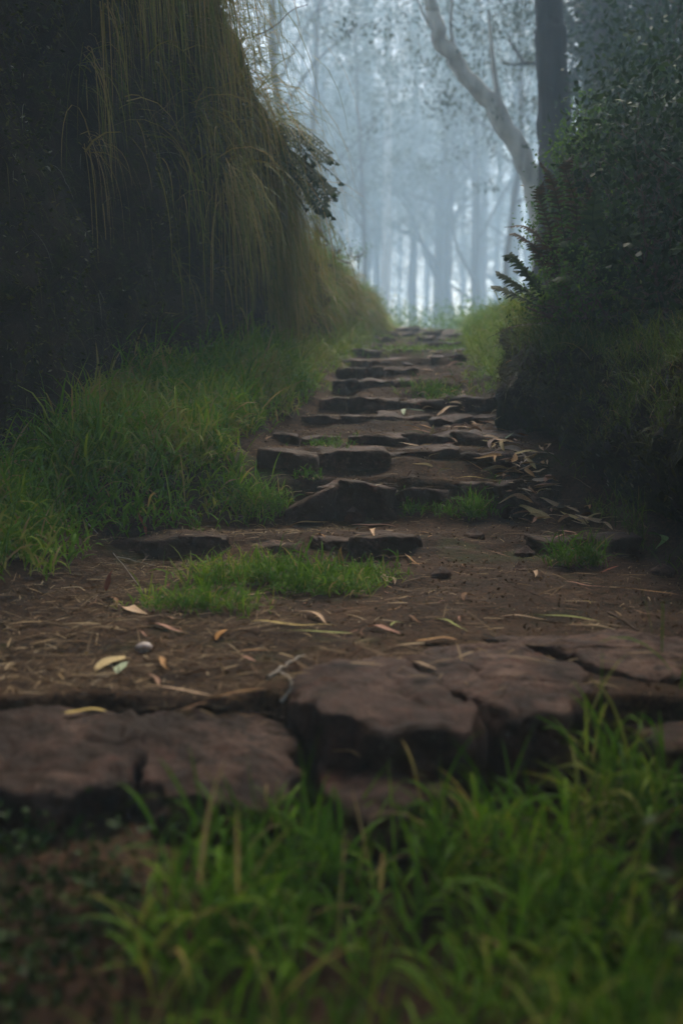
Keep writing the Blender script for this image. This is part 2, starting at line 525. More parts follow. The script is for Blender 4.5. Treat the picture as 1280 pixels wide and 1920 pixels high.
# steep earth banks either side
def bank_sheet(mb, dv, bx, bt, side, seed, plateau, nface=46, bulge=0.12, slope=0.25):
    top = np.interp(dv, *bt)
    xb = np.interp(dv, *bx)
    base = ground_z(xb, dv) - 0.25
    t = np.linspace(0, 1, nface)
    TT, DD = np.meshgrid(t, dv)
    ZZ = base[:, None] + (top - base)[:, None] * TT
    off = bulge * np.sin(TT * PI) + 0.13 * fbm(DD * 1.1, ZZ * 1.5, 0, seed, 5, 0.55) - 0.18 * np.clip((TT - 0.86) / 0.14, 0, 1) ** 2
    off = off + 0.09 * np.abs(vnoise(DD * 2.6, ZZ * 2.2, 0, seed + 20)) * (1.2 - TT) + 0.05 * fbm(DD * 6, ZZ * 6, 0, seed + 25, 3)
    XX = xb[:, None] + side * off
    ZZ = ZZ + 0.04 * fbm(DD * 2, ZZ * 2 + 9, 0, seed + 7, 4)
    e = np.array([0.06, 0.15, 0.3, 0.5, 0.8, 1.2, 1.8, 2.6, 4, 6, 9, 13])
    e = e[e < plateau]
    PX = XX[:, -1:] - side * e[None, :]
    PZ = ZZ[:, -1:] + slope * np.minimum(e, 6)[None, :] + 0.05 * fbm(PX * 2, DD[:, :1] * 2, 0, seed + 3, 4)
    lastx = PX[:, -1:] - side * 2.0
    lastz = np.full_like(lastx, -2.0)
    XX = np.hstack([XX, PX, lastx]); ZZ = np.hstack([ZZ, PZ, lastz])
    DD = np.repeat(dv[:, None], XX.shape[1], 1)
    F = grid_faces(len(dv), XX.shape[1])
    mb.add(np.stack([XX, DD, ZZ], -1), F if side > 0 else F[:, ::-1])
    return XX, DD, ZZ


lb = MB()
dl = axis([(-8, 2, 0.3), (2, 9, 0.04), (9, 18.5, 0.08)])
LB = bank_sheet(lb, dl, BX, BT, 1, 41, 12)
left_bank = tag(lb.build('earth_bank', M_BANK), 'tall dark earth bank overhanging the left side of the steps', kind='structure')
rb = MB()
dr = axis([(-8, 2, 0.3), (2, 9.5, 0.04)])
RB = bank_sheet(rb, dr, RX, RT, -1, 77, 9, 30, 0.1, 0.3)
right_bank = tag(rb.build('earth_mound', M_MOSSY), 'low mossy earth mound rising on the right of the steps', kind='structure')

# ---------------------------------------------------------------- stones of the steps
stone_geo = MB()     # collects all stones for ray casting


def stone(parent, outline, ztop, zbot, seed, dome=0.012, rough=1.0, tilt=(0, 0), mat=None):
    """irregular slab from an outline of (x, y) corners"""
    P = np.asarray(outline, float)
    c = P.mean(0)
    n = 56 if ztop - zbot < 0.12 or parent is None or mat is M_STONED else 110
    seg = np.vstack([P, P[:1]])
    L = np.concatenate([[0], np.cumsum(np.linalg.norm(np.diff(seg, axis=0), axis=1))])
    s = np.linspace(0, L[-1], n, endpoint=False)
    O = np.stack([np.interp(s, L, seg[:, k]) for k in (0, 1)], 1)
    Os = O * 0.5 + 0.25 * (np.roll(O, 1, 0) + np.roll(O, -1, 0))      # corners worn
    O = O * 0.75 + Os * 0.25
    size = np.sqrt(max(1e-4, np.ptp(P[:, 0]) * np.ptp(P[:, 1])))
    O = O + (O - c) / np.linalg.norm(O - c, axis=1)[:, None] * (0.035 * size * rough * fbm(O[:, 0] * 9, O[:, 1] * 9, seed, 3, 3))[:, None]
    H = ztop - zbot
    rings = [(q / 16 * 0.9, 0) for q in range(15)] + [(0.86, 0), (0.91, 0.0), (0.95, 0.01), (0.985, 0.035), (1.0, 0.1), (1.012, 0.22), (1.012, 0.4), (1.005, 0.6), (0.99, 0.8), (0.96, 1.0)] if n > 60 else [(0.0, 0), (0.2, 0), (0.4, 0), (0.58, 0), (0.74, 0), (0.86, 0), (0.95, 0.01), (0.985, 0.035), (1.0, 0.1), (1.012, 0.22), (1.012, 0.4), (1.005, 0.6), (0.99, 0.8), (0.96, 1.0)]
    V = []
    for rr, hh in rings:
        xy = c + (O - c) * rr
        z = np.full(n, ztop - hh * H)
        z = z + dome * (1 - rr) * (hh < 0.05) * 1.5
        V.append(np.column_stack([xy, z]))
    V = np.concatenate(V)
    nx = fbm(V[:, 0] * 7, V[:, 1] * 7, V[:, 2] * 7, seed + 50, 4, 0.55)
    ny = fbm(V[:, 0] * 7 + 40, V[:, 1] * 7, V[:, 2] * 7, seed + 60, 4, 0.55)
    nz = fbm(V[:, 0] * 5, V[:, 1] * 5 + 30, V[:, 2] * 5, seed + 70, 4, 0.5)
    nr_ = len(rings)
    face = np.repeat([0.15] * (nr_ - 8) + [0.5, 0.8] + [1.0] * 6, n)
    cr = np.abs(vnoise(V[:, 0] * 6, V[:, 1] * 6, V[:, 2] * 6, seed + 80))
    amp = 0.014 * rough
    chip = vnoise(V[:, 0] * 11, V[:, 1] * 11, V[:, 2] * 16, seed + 90)
    chip = np.clip((np.round(chip * 3) / 3), -0.7, 0.4) * 0.022 * rough
    out = V[:, :2] - c; out /= np.linalg.norm(out, axis=1)[:, None] + 1e-6
    V[:, :2] += out * (chip * face)[:, None]
    V[:, 2] += 0.5 * chip * np.repeat([0.3] * (nr_ - 9) + [0.5, 1, 1, 1] + [0] * 5, n)
    if n > 60: V[:, 2] += 0.0045 * fbm(V[:, 0] * 26, V[:, 1] * 26, 0, seed + 33, 3) - 0.012 * np.clip(np.abs(vnoise(V[:, 0] * 4.5, V[:, 1] * 7.0, 0, seed + 44)) * -12 + 1, 0, 1)
    V[:, 0] += amp * nx * face
    V[:, 1] += (amp * ny - 0.025 * rough * (0.5 - cr)) * face
    V[:, 2] += (0.012 * rough) * nz + tilt[0] * (V[:, 0] - c[0]) + tilt[1] * (V[:, 1] - c[1])
    F = grid_faces(len(rings), n, True)
    stone_geo.add(V, F)
    base = np.array([c[0], c[1], zbot])
    mb = MB()
    mb.add(V - base if parent is None else V - np.array(parent.location), F)
    o = mb.build('stone', mat or M_STONE, parent)
    return o


def px_outline(pts, z):
    out = []
    for px, py in pts:
        r = ray(px, py)
        s = (z - CAMZ) / r.z
        out.append((r.x * s, r.y * s))
    return out


GRP = 'stone steps of the path'
step_labels = [
    'lowest step of broad cracked reddish slabs, behind the foreground grass',
    'shallow step half buried in soil, with a grass clump in front of its left part',
    'step of dark jagged rocks above the open patch of trodden soil',
    'wide step of two long blocks just above the jagged rocks',
    'thin low step just above the wide two-block step',
    'step beside the drift of dry leaves, with a pale upright leaf on its face',
    'step with a long green leaf lying on its foot',
    'dark straight step with a grass tuft at its right end',
    'worn step just above the grass tuft that grows at the right',
    'narrow step with dry leaves at its right end, ninth from the bottom',
    'mossy far step, fifth from the top of the path',
    'mossy far step, fourth from the top of the path',
    'mossy far step, third from the top of the path',
    'far step just below the mossy crest of the path',
    'topmost step on the crest where the path meets the fog']
step_roots = []
for k, (d0, zt) in enumerate(STEPS):
    cx = (np.interp(d0, *XL) + np.interp(d0, *XR)) / 2
    e = empty('stone_step', (float(cx), d0, (STEPS[k - 1][1] if k else -0.22)))
    tag(e, step_labels[k], 'step', GRP)
    step_roots.append(e)

# lowest step: outlines read from the photograph
e = step_roots[0]
stone(e, px_outline([(545, 1300), (585, 1248), (700, 1226), (762, 1234), (830, 1285), (912, 1335), (880, 1362), (740, 1368), (610, 1345)], 0.0), 0.0, -0.2, 1, 0.01, 1.0)['label'] = 'broad flat reddish slab in the middle'
stone(e, px_outline([(768, 1228), (800, 1208), (960, 1205), (1090, 1240), (1120, 1290), (1060, 1335), (960, 1345), (925, 1325), (850, 1285)], 0.0), 0.0, -0.16, 2, 0.01, 1.0, (0, 0.0))['label'] = 'slab right of the crack'
stone(e, px_outline([(905, 1196), (1000, 1190), (1160, 1190), (1320, 1205), (1340, 1262), (1220, 1282), (1125, 1262), (1080, 1228), (960, 1205)], 0.0), 0.0, -0.14, 3, 0.008, 1.0)
stone(e, px_outline([(1140, 1275), (1230, 1290), (1350, 1270), (1480, 1300), (1440, 1400), (1250, 1400), (1130, 1330)], -0.06), -0.06, -0.22, 4, 0.01, 1.2)
stone(e, px_outline([(-220, 1380), (-120, 1345), (60, 1326), (200, 1330), (262, 1350), (290, 1400), (250, 1452), (120, 1470), (0, 1480), (-180, 1460)], -0.05), -0.05, -0.25, 5, 0.012, 1.7, (0.03, 0.06), M_STONE_SHADE)['label'] = 'long low slab at the left, out of focus'
stone(e, px_outline([(270, 1358), (330, 1330), (450, 1338), (550, 1366), (575, 1420), (520, 1470), (400, 1500), (290, 1480), (250, 1420)], -0.07), -0.07, -0.25, 8, 0.012, 2.0, (-0.05, 0.1), M_STONE_SHADE)
stone(e, px_outline([(600, 1400), (690, 1390), (820, 1400), (830, 1470), (700, 1520), (610, 1480)], -0.11), -0.11, -0.26, 6, 0.01, 1.4)

# second step (shallow)
e = step_roots[1]


def riser(e, k, spans, seed, depth=0.3, rough=1.7, jit=0.05, lift=None, widen=1.0):
    d0, zt = STEPS[k]
    zb = (STEPS[k - 1][1] if k else -0.2) - 0.05
    rs = random.Random(seed)
    for j, sp in enumerate(spans):
        a, b = sp[0], sp[1]
        dz = sp[2] if len(sp) > 2 else rs.uniform(-0.012, 0.012)
        dd = sp[3] if len(sp) > 3 else rs.uniform(-jit, jit)
        xa = (a - 640) / FPX * d0 * 1.0; xb_ = (b - 640) / FPX * d0
        g = -0.004
        dep = depth * rs.uniform(0.8, 1.15)
        fr = [(xa + g, d0 + dd + rs.uniform(-0.02, 0.03))]
        nseg = max(1, int((xb_ - xa) / 0.14))
        for q in range(1, nseg):
            fr.append((xa + (xb_ - xa) * q / nseg, d0 + dd + rs.uniform(-0.035, 0.02)))
        fr.append((xb_ - g, d0 + dd + rs.uniform(-0.02, 0.03)))
        bk = [(xb_ - g, d0 + dep), (xa + g, d0 + dep + rs.uniform(-0.03, 0.03))]
        stone(e, fr + bk, zt + dz - (0.014 if k > 1 else 0.0), zb, seed * 10 + j, 0.006, rough, (sp[4] if len(sp) > 4 else rs.uniform(-0.06, 0.06), rs.uniform(-0.06, 0.0)), M_STONED)


riser(e, 1, [(165, 260, -0.01, 0.0), (268, 415, 0.012, -0.03), (440, 560, -0.03, 0.05), (585, 660, -0.012, 0.03), (668, 784, 0.016, -0.09), (815, 880, -0.05, 0.02), (905, 950, -0.055, 0.03), (990, 1118, 0.004, 0.0), (1130, 1200, 0.01, -0.07), (1215, 1330, -0.03, 0.03)], 3, 0.2, 1.8)
riser(step_roots[2], 2, [(530, 625, -0.075, -0.08, 0.45), (596, 668, -0.02, 0.02, 0.1), (640, 748, -0.012, -0.07, -0.22), (742, 845, -0.03, 0.05), (845, 925, -0.03, 0.06), (930, 982, -0.01, -0.02), (986, 1040, -0.05, 0.02)], 5, 0.3, 2.2)
riser(step_roots[3], 3, [(490, 595), (598, 722, 0.006, -0.01), (726, 860, 0.0, 0.02), (864, 956, -0.01, 0.0)], 7, 0.4)
riser(step_roots[4], 4, [(508, 560), (564, 645), (648, 760), (764, 850), (853, 985)], 9, 0.4)
riser(step_roots[5], 5, [(562, 640), (643, 700), (703, 800), (803, 880), (884, 945)], 11, 0.35)
riser(step_roots[6], 6, [(600, 655), (658, 745), (748, 830), (833, 925)], 13, 0.45)
riser(step_roots[7], 7, [(625, 668), (670, 738), (741, 800), (803, 858), (860, 890)], 15, 0.4)
far_px = {8: (628, 880), 9: (645, 872), 10: (655, 870), 11: (672, 862), 12: (700, 858), 13: (725, 865), 14: (740, 875)}
for k, (a, b) in far_px.items():
    rs = random.Random(100 + k)
    n = rs.choice([3, 4])
    cuts = sorted([a, b] + [a + (b - a) * (q + rs.uniform(-0.2, 0.2)) / n for q in range(1, n)])
    riser(step_roots[k], k, [(cuts[q], cuts[q + 1] - 1.5, rs.uniform(-0.035, 0.02)) for q in range(n)], 20 + k, 0.5, 2.0, 0.1)

# loose rocks half buried in the soil: (px, py, width px, label)
ROOT_BVH_V = [np.concatenate(gm.v), np.concatenate(stone_geo.v), np.concatenate(lb.v), np.concatenate(rb.v)]


def make_bvh(mbs):
    V, F, n = [], [], 0
    for m in mbs:
        v = np.concatenate(m.v); V.append(v)
        for f in m.f: F += (f + n).tolist()
        n += len(v)
    return BVHTree.FromPolygons(np.concatenate(V).tolist(), F)


BVH = make_bvh([gm, stone_geo, rb])
BVH_ALL = make_bvh([gm, stone_geo, rb, lb])


def hit(px, py, bvh=None):
    """where the ray through a pixel meets the built ground"""
    r = ray(px, py).normalized()
    h = (bvh or BVH_ALL).ray_cast(Vector((0, 0, CAMZ)) + r * 0.5, r)
    return h[0], h[1]


def drop(x, d):
    h = BVH.ray_cast(Vector((x, d, 6.0)), Vector((0, 0, -1)))
    return h[0], h[1]


def drop_many(x, d):
    P = np.empty((len(x), 3)); ok = np.zeros(len(x), bool)
    for i in range(len(x)):
        h = BVH.ray_cast(Vector((x[i], d[i], 6.0)), Vector((0, 0, -1)))[0]
        if h is not None:
            P[i] = h; ok[i] = True
    return P, ok


rock_specs = [
    (825, 1080, 0.10, 'small reddish stone half buried in the trodden soil'),
    (970, 1068, 0.07, 'small pink stone in the soil before the shallow step'),
    (890, 1008, 0.08, 'rounded brown stone on the edge of the shallow step'),
    (985, 1040, 0.09, 'brown stone standing below the shallow step, left of the grass tuft'),
    (660, 965, 0.1, 'dark stone at the foot of the jagged rocks'),
    (1240, 1075, 0.12, 'dark stone in the shade at the right edge of the path')]
for i, (px, py, s, lab) in enumerate(rock_specs):
    p, nrm = hit(px, py)
    ang = np.linspace(0, 2 * PI, 9, endpoint=False)
    rs = np.random.default_rng(300 + i)
    ol = [(p.x + math.cos(a) * s / 2 * rs.uniform(0.7, 1.1), p.y + math.sin(a) * s / 2.4 * rs.uniform(0.7, 1.1)) for a in ang]
    o = stone(None, ol, p.z + s * 0.13, p.z - 0.05, 200 + i, 0.02, 0.9)
    c = np.array(ol).mean(0)
    o.location = (float(c[0]), float(c[1]), float(p.z - 0.05))
    o.name = 'rock'
    tag(o, lab, 'rock')
# pale pebble at the left
p, nrm = hit(270, 1219)
mb = MB()
th, ph = np.meshgrid(np.linspace(0, 2 * PI, 16, endpoint=False), np.linspace(0, PI, 9))
V = np.stack([np.cos(th) * np.sin(ph) * 0.024, np.sin(th) * np.sin(ph) * 0.018, np.cos(ph) * 0.016], -1).reshape(-1, 3)
V *= (1 + 0.12 * fbm(V[:, 0] * 60, V[:, 1] * 60, V[:, 2] * 60, 3, 2))[:, None]
mb.add(V, grid_faces(9, 16, True))
M_PEB, t_, b_, o_ = new_mat('pale_pebble')
t_.links.new(ramp(t_, noise(t_, 60, 4, 0.6, objcoord(t_)), [(0.3, (0.3, 0.23, 0.2)), (0.7, (0.48, 0.4, 0.36))]), b_.inputs['Base Color'])
o = mb.build('pebble', M_PEB); o.location = p + Vector((0, 0, 0.008)); o.rotation_euler = (0, 0, 0.4)
tag(o, 'pale egg-shaped pebble lying just above the two buff leaves', 'pebble')

# ---------------------------------------------------------------- grass
def up_dirs(N, spread):
    d = rng.normal(size=(N, 3)) * spread
    d[:, 2] = 1
    return d / np.linalg.norm(d, axis=1)[:, None]


def shoots(mb, P, h, w, nleaf=4, spread=0.35, segs=4, tone=0.0, stem=True):
    """runner-grass shoots: a leaning stem with alternate arching leaves"""
    N = len(P)
    h = np.broadcast_to(h, (N,)) * rng.uniform(0.6, 1.25, N)
    d0 = up_dirs(N, spread)
    az = rng.uniform(0, 2 * PI, N)
    cl = fbm(P[:, 0] * 2.6, P[:, 1] * 2.6, 0, 321, 3)
    base_r = np.clip(rng.random(N) + 0.55 * cl, 0, 1.3)
    h = h * np.clip(1 + 0.55 * vnoise(P[:, 0] * 3.5, P[:, 1] * 3.5, 0, 99), 0.5, 1.5)
    if stem:
        blades(mb, P, d0, h * 0.75, w * 0.35, 0.25, 2, np.clip(base_r * 0.5 + 0.3 + tone, 0, 1), profile=lambda t: 1 - 0.5 * t)
    for k in range(nleaf):
        t = (0.12 + 0.6 * k / max(1, nleaf - 1))
        a = az + k * 2.4 + rng.normal(size=N) * 0.4
        el = rng.uniform(0.5, 1.15, N) + 0.25 * (k == nleaf - 1)
        ld = np.stack([np.cos(a) * np.cos(el), np.sin(a) * np.cos(el), np.sin(el)], 1)
        ld = ld + d0 * 0.35
        L = h * rng.uniform(0.38, 0.72, N)
        r_ = np.clip(base_r * 0.55 + rng.uniform(0, 0.4, N) + tone, 0, 0.93)
        r_ = np.where(rng.random(N) < 0.06, 1.0, r_)
        blades(mb, P + d0 * (h * t * 0.75)[:, None], ld, L, w * rng.uniform(0.7, 1.2, N), rng.uniform(0.6, 2.2, N), segs, r_)


def scatter(n, x0, x1, d0, d1, dens):
    x = rng.uniform(x0, x1, n); d = rng.uniform(d0, d1, n)
    keep = rng.random(n) < dens(x, d)
    x, d = x[keep], d[keep]
    P, ok = drop_many(x, d)
    P = P[ok]
    P = P[P[:, 2] < ground_z(P[:, 0], P[:, 1]) + (0.03 if d1 < 2.5 else 9)]
    P[:, 2] -= 0.008
    return P


def pxx(px, d):
    return (px - 640) / FPX * d


# foreground grass
g1 = MB()


def dens_fore(x, d):
    e = np.clip((x + 0.33) / 0.22, 0.0, 1) ** 1.5
    front = np.interp(x, [-0.9, -0.5, -0.1, 0.15, 0.45, 0.6, 0.75, 1.0], [1.5, 1.78, 1.85, 1.84, 1.98, 2.08, 2.2, 2.35])
    e = e * np.clip((0.66 + 0.25 * (d - 1.2) - x) / 0.2, 0.12, 1)
    return e * (d < front + 0.05 * vnoise(x * 12, d * 3)) * np.clip(0.55 + 1.3 * fbm(x * 5, d * 5, 0, 91, 2), 0.04, 1)


P = scatter(6200, -0.85, 1.1, 0.95, 2.3, dens_fore)
shoots(g1, P, np.interp(P[:, 1], [1.0, 1.5, 2.2], [0.16, 0.24, 0.3]), 0.0085, 5, 0.3, 5, 0.1)
P2 = P[rng.random(len(P)) < 0.35]
blades(g1, P2, up_dirs(len(P2), 0.3), rng.uniform(0.16, 0.34, len(P2)), 0.007, rng.uniform(0.2, 1.2, len(P2)), 6)
tag(g1.build('grass', M_GRASS), 'blurred green runner grass filling the foreground below the lowest step', kind='stuff')

# left verge grass
g2 = MB()


def dens_left(x, d):
    edge = np.interp(d, [1.8, 2.8, 3.3, 3.8, 4.08, 4.3, 4.65, 4.9, 5.2, 6, 7, 16], [-1.3, -1.12, -1.08, -0.95, -0.95, -0.62, -0.36, -0.5, -0.48, -0.28, -0.12, 0.8])
    s = (edge + 0.07 * vnoise(d * 4, x * 4, 0, 71) - x) / 0.16
    return np.clip(s, 0, 1) * np.clip((x - np.interp(d, *BX) + 0.12) / 0.05, 0, 1)


P = scatter(21000, -2.4, 0.2, 2.6, 7.2, dens_left)
far = P[:, 1] > 5.4
hh = np.interp(P[:, 1], [2.5, 3.6, 5, 7], [0.14, 0.25, 0.25, 0.2]) * np.where(P[:, 0] < np.interp(P[:, 1], *XL) - 0.25, 1.15, 0.75)
shoots(g2, P[~far], hh[~far], 0.0115, 4, 0.45, 4, 0.28)
shoots(g2, P[far], hh[far], 0.011, 4, 0.45, 3, 0.28)
tall = P[rng.random(len(P)) < 0.08]
blades(g2, tall, up_dirs(len(tall), 0.3), rng.uniform(0.22, 0.42, len(tall)), 0.008, rng.uniform(0.4, 1.8, len(tall)), 6)
tag(g2.build('grass', M_GRASS), 'lush green grass on the left verge at the foot of the bank', kind='stuff')

# right verge near grass, sparse and dark
g3 = MB()


def dens_right(x, d):
    edge = np.interp(d, [2.2, 3, 4.0, 4.6, 5.3, 6.2], [1.25, 1.2, 1.22, 1.12, 0.98, 0.98])
    return np.clip((x - edge) / 0.12, 0, 1) * (0.35 + 0.65 * (fbm(x * 3, d * 3, 0, 17, 2) > -0.1))


P = scatter(8000, 0.9, 1.7, 2.2, 6.4, dens_right)
P = P[(P[:, 0] < np.interp(P[:, 1], *RX) + 0.12) | (rng.random(len(P)) < 0.2)]
shoots(g3, P, 0.17, 0.005, 4, 0.35, 4)
tall = P[rng.random(len(P)) < 0.3]
blades(g3, tall, up_dirs(len(tall), 0.4), rng.uniform(0.15, 0.34, len(tall)), 0.0045, rng.uniform(0.6, 2.2, len(tall)), 6)
M_SHADEG = mat_leafy('shade_darkened_grass', [(0.0, (0.03, 0.06, 0.005)), (0.5, (0.075, 0.125, 0.010)), (0.9, (0.16, 0.2, 0.025)), (1.0, (0.26, 0.2, 0.08))], 0.3)  # darker copy of the grass, shade of the right verge painted in
tag(g3.build('grass', M_SHADEG), 'sparse dark grass below and over the mossy mound at the right', kind='stuff')

# far verges
g4 = MB()


def dens_far(x, d):
    l = np.interp(d, *XL) + 0.1 * vnoise(d * 3, x * 3, 0, 5) - x
    r = x - np.interp(d, *XR) + 0.1 * vnoise(d * 3, x * 3, 0, 6) + np.where(d < 9, 0.02, 0)
    s = np.maximum(l, r)
    inside = (vnoise(x * 3.2, d * 1.6, 0, 8) > 0.25) * (d > 9.5) * (s > -0.55) * 0.7
    ok = (x > np.interp(d, *BX) - 0.05)
    return np.maximum(np.clip(s / 0.12, 0, 1), inside) * ok


P = scatter(36000, -0.7, 4.2, 6.4, 17.5, dens_far)
edge_d = np.maximum(np.interp(P[:, 1], *XL) - P[:, 0], P[:, 0] - np.interp(P[:, 1], *XR))
hh = np.where(edge_d > 0.1, 0.24, 0.07)
shoots(g4, P, hh, 0.010, 4, 0.4, 2, stem=False)
tag(g4.build('grass', M_FARGRASS), 'yellow green grass along both sides of the upper steps', kind='stuff')

# tufts one can point at
def tuft(name, pts, n, h, w, label, tone=0.0, spread=0.45, rad=0.06):
    pos = []
    for px, py in pts:
        p, _ = hit(px, py)
        pos.append(p)
    base = np.array([list(p) for p in pos]).mean(0)
    idx = rng.integers(0, len(pos), n)
    q = np.array([list(p) for p in pos])[idx][:, :2] + rng.normal(size=(n, 2)) * rad * [1, 0.6]
    P, ok = drop_many(q[:, 0], q[:, 1])
    P = P[ok] - base; P[:, 2] -= 0.006
    mb = MB()
    shoots(mb, P, h, w, 4, spread, 4, tone)
    o = mb.build(name, M_GRASS); o.location = base
    tag(o, label, 'grass tuft')
    return o


tuft('grass_tuft', [(400, 1092), (450, 1085), (500, 1092), (560, 1098), (610, 1100), (660, 1100), (690, 1092), (640, 1112), (560, 1112)], 520, 0.14, 0.0065, 'broad green grass clump across the left half of the shallow step', 0.05, 0.5, 0.055)
tuft('grass_tuft', [(310, 1140), (350, 1145), (400, 1140), (440, 1150)], 150, 0.12, 0.006, 'thin yellowish grass tuft in the litter left of the broad clump', 0.1, 0.5, 0.07)
tuft('grass_tuft', [(1050, 1062), (1085, 1060), (1110, 1062)], 90, 0.14, 0.006, 'small dark grass tuft against the right end of the shallow step', 0, 0.5, 0.03)
tuft('grass_tuft', [(770, 962), (800, 964), (840, 966)], 60, 0.08, 0.005, 'thin grass tuft under the middle of the jagged rock step', 0, 0.5, 0.04)
tuft('grass_tuft', [(880, 968), (905, 970), (890, 962)], 80, 0.12, 0.006, 'bright leafy grass tuft at the foot of the jagged rock step, right', 0.1, 0.45, 0.035)
tuft('grass_tuft', [(570, 895), (590, 897)], 30, 0.06, 0.006, 'tiny green tuft on the tread under the two long blocks', 0.15, 0.5, 0.03)
tuft('grass_tuft', [(500, 955), (515, 960), (480, 962), (450, 965)], 150, 0.15, 0.006, 'bright grass tuft where the left verge meets the jagged rocks', 0.15, 0.45, 0.05)
tuft('grass_tuft', [(800, 740), (820, 742), (840, 742), (790, 742)], 130, 0.14, 0.007, 'grass tuft on the right part of the dark straight step', 0.0, 0.5, 0.07)
tuft('grass_tuft', [(620, 838), (600, 835), (640, 832)], 60, 0.06, 0.006, 'low grass tuft at the left end of the thin low step', 0.0, 0.5, 0.05)

# ---------------------------------------------------------------- left bank dressing
def bank_point(B, bx, bt, d, t, side, seed):
    pass


LX, LD, LZ = LB


def on_bank(B, n, d0, d1, t0, t1, nface, dens=None):
    XX, DD, ZZ = B
    dv = DD[:, 0]
    d = rng.uniform(d0, d1, n); t = rng.uniform(t0, t1, n)
    i = np.clip(np.searchsorted(dv, d) - 1, 0, len(dv) - 2)
    j = t * (nface - 1); j0 = np.clip(j.astype(int), 0, XX.shape[1] - 2); fj = j - j0
    fi = (d - dv[i]) / (dv[i + 1] - dv[i])
    def g(A): return (A[i, j0] * (1 - fi) + A[i + 1, j0] * fi) * (1 - fj) + (A[i, j0 + 1] * (1 - fi) + A[i + 1, j0 + 1] * fi) * fj
    P = np.stack([g(XX), d, g(ZZ)], 1)
    return P, t


hg = MB()
# long hanging strands from the upper face
def hang(n, d0, d1, t0, t1, l0, l1, wdt, out, clump=0.5):
    P, t = on_bank(LB, max(8, n // 26), d0, d1, t0, t1, 46)
    sz = rng.uniform(0.3, 1.7, len(P))
    rep_ = np.maximum(3, (26 * sz).astype(int))
    tus = np.repeat(rng.random(len(P)), rep_)
    lenf = np.repeat(rng.uniform(0.6, 1.25, len(P)), rep_)
    P = np.repeat(P, rep_, 0) + rng.normal(size=(rep_.sum(), 3)) * [0.012, 0.055, 0.03]
    m = rng.random(len(P)) < np.clip(0.55 + 0.9 * fbm(P[:, 1] * 3.2, P[:, 2] * 0.8, 0, 55, 2), 0.05, 1)
    P = P[m]; tus = tus[m]; lenf = lenf[m]; N = len(P)
    dr_ = np.stack([rng.normal(0.45, 0.3, N), rng.normal(-0.05, 0.3, N) + 0.5 * vnoise(P[:, 1] * 2.5, P[:, 2] * 2.5, 0, 66), rng.uniform(-0.9, 0.8, N)], 1)
    L = rng.uniform(l0, l1, N) * lenf
    r_ = np.clip(rng.random(N) * 0.45 + tus * 0.6 - 0.05, 0, 1)
    blades(hg, P - np.array([0.03, 0, 0]), dr_, L, wdt * rng.uniform(0.6, 1.3, N), out * rng.uniform(0.7, 1.4, N), 8, r_, profile=lambda t: 1 - 0.85 * t)


hang(8500, 5.0, 7.8, 0.72, 1.02, 0.4, 1.3, 0.009, 5.0)
hang(9000, 5.1, 7.9, 0.4, 0.88, 0.3, 0.9, 0.008, 5.0)
hang(2500, 5.6, 7.9, 0.15, 0.55, 0.2, 0.5, 0.007, 4.5)
# springing silhouette blades
P, t = on_bank(LB, 900, 5.3, 7.5, 0.75, 1.0, 46)
blades(hg, P, np.stack([rng.uniform(0.3, 1, len(P)), rng.normal(0, 0.4, len(P)), rng.uniform(0.0, 0.9, len(P))], 1), rng.uniform(0.2, 0.5, len(P)), 0.0055, rng.uniform(0.6, 2.4, len(P)), 6, rng.uniform(0, 0.5, len(P)))
tag(hg.build('hanging_grass', M_HANG), 'long dry and green grass hanging down the face of the left bank', kind='stuff')

hf = MB()
for (n, t0, t1, l0, l1, dr0) in ((9000, 0.35, 1.12, 0.1, 0.35, 3.0), (5000, 0.85, 1.2, 0.12, 0.32, 1.2)):
    P, t = on_bank(LB, n, 7.5, 17.3, t0, t1, 46)
    N = len(P)
    blades(hf, P, np.stack([rng.uniform(0.2, 1, N), rng.normal(0, 0.4, N), rng.uniform(-0.2, 1.0, N)], 1), rng.uniform(l0, l1, N), 0.008, rng.uniform(0.5, 1.4, N) * dr0, 4, np.clip(rng.random(N) * 0.8 + 0.25 * (t < 0.8), 0, 1))
M_FARHANG = mat_leafy('far_bank_grass', [(0.0, (0.06, 0.15, 0.012)), (0.5, (0.12, 0.21, 0.025)), (0.8, (0.22, 0.19, 0.06)), (1.0, (0.34, 0.24, 0.12))], 0.3, 0.6, 0.25, (1.2, (1.15, 0.95, 0.85)))
tag(hf.build('bank_grass', M_FARHANG), 'sunlit shaggy grass covering the far end of the left bank', kind='stuff')

# small rosettes, rootlets and moss on the bare face of the bank
bf = MB()
P, t = on_bank(LB, 26000, 2.4, 6.6, 0.08, 1.0, 46)
m = rng.random(len(P)) < np.clip(0.5 + 0.9 * fbm(P[:, 1] * 3, P[:, 2] * 3, 0, 12, 3), 0.05, 1)
P = P[m]
P[:, 0] += 0.006
leaves(bf, P, rng.uniform(0.01, 0.035, len(P)), 0.4, None, -0.3, np.array([0.6, 0, 0.0]))
P, t = on_bank(LB, 3500, 2.6, 7.0, 0.1, 0.95, 46)
blades(bf, P, np.stack([rng.uniform(0.1, 0.8, len(P)), rng.normal(0, 0.8, len(P)), rng.normal(0, 0.5, len(P))], 1), rng.uniform(0.06, 0.25, len(P)), 0.003, rng.uniform(0.5, 3.5, len(P)), 5, rng.uniform(0.5, 1.0, len(P)))
tag(bf.build('bank_moss', M_MOSS), 'moss, rootlets and tiny leaves clinging to the dark bank face', kind='stuff')

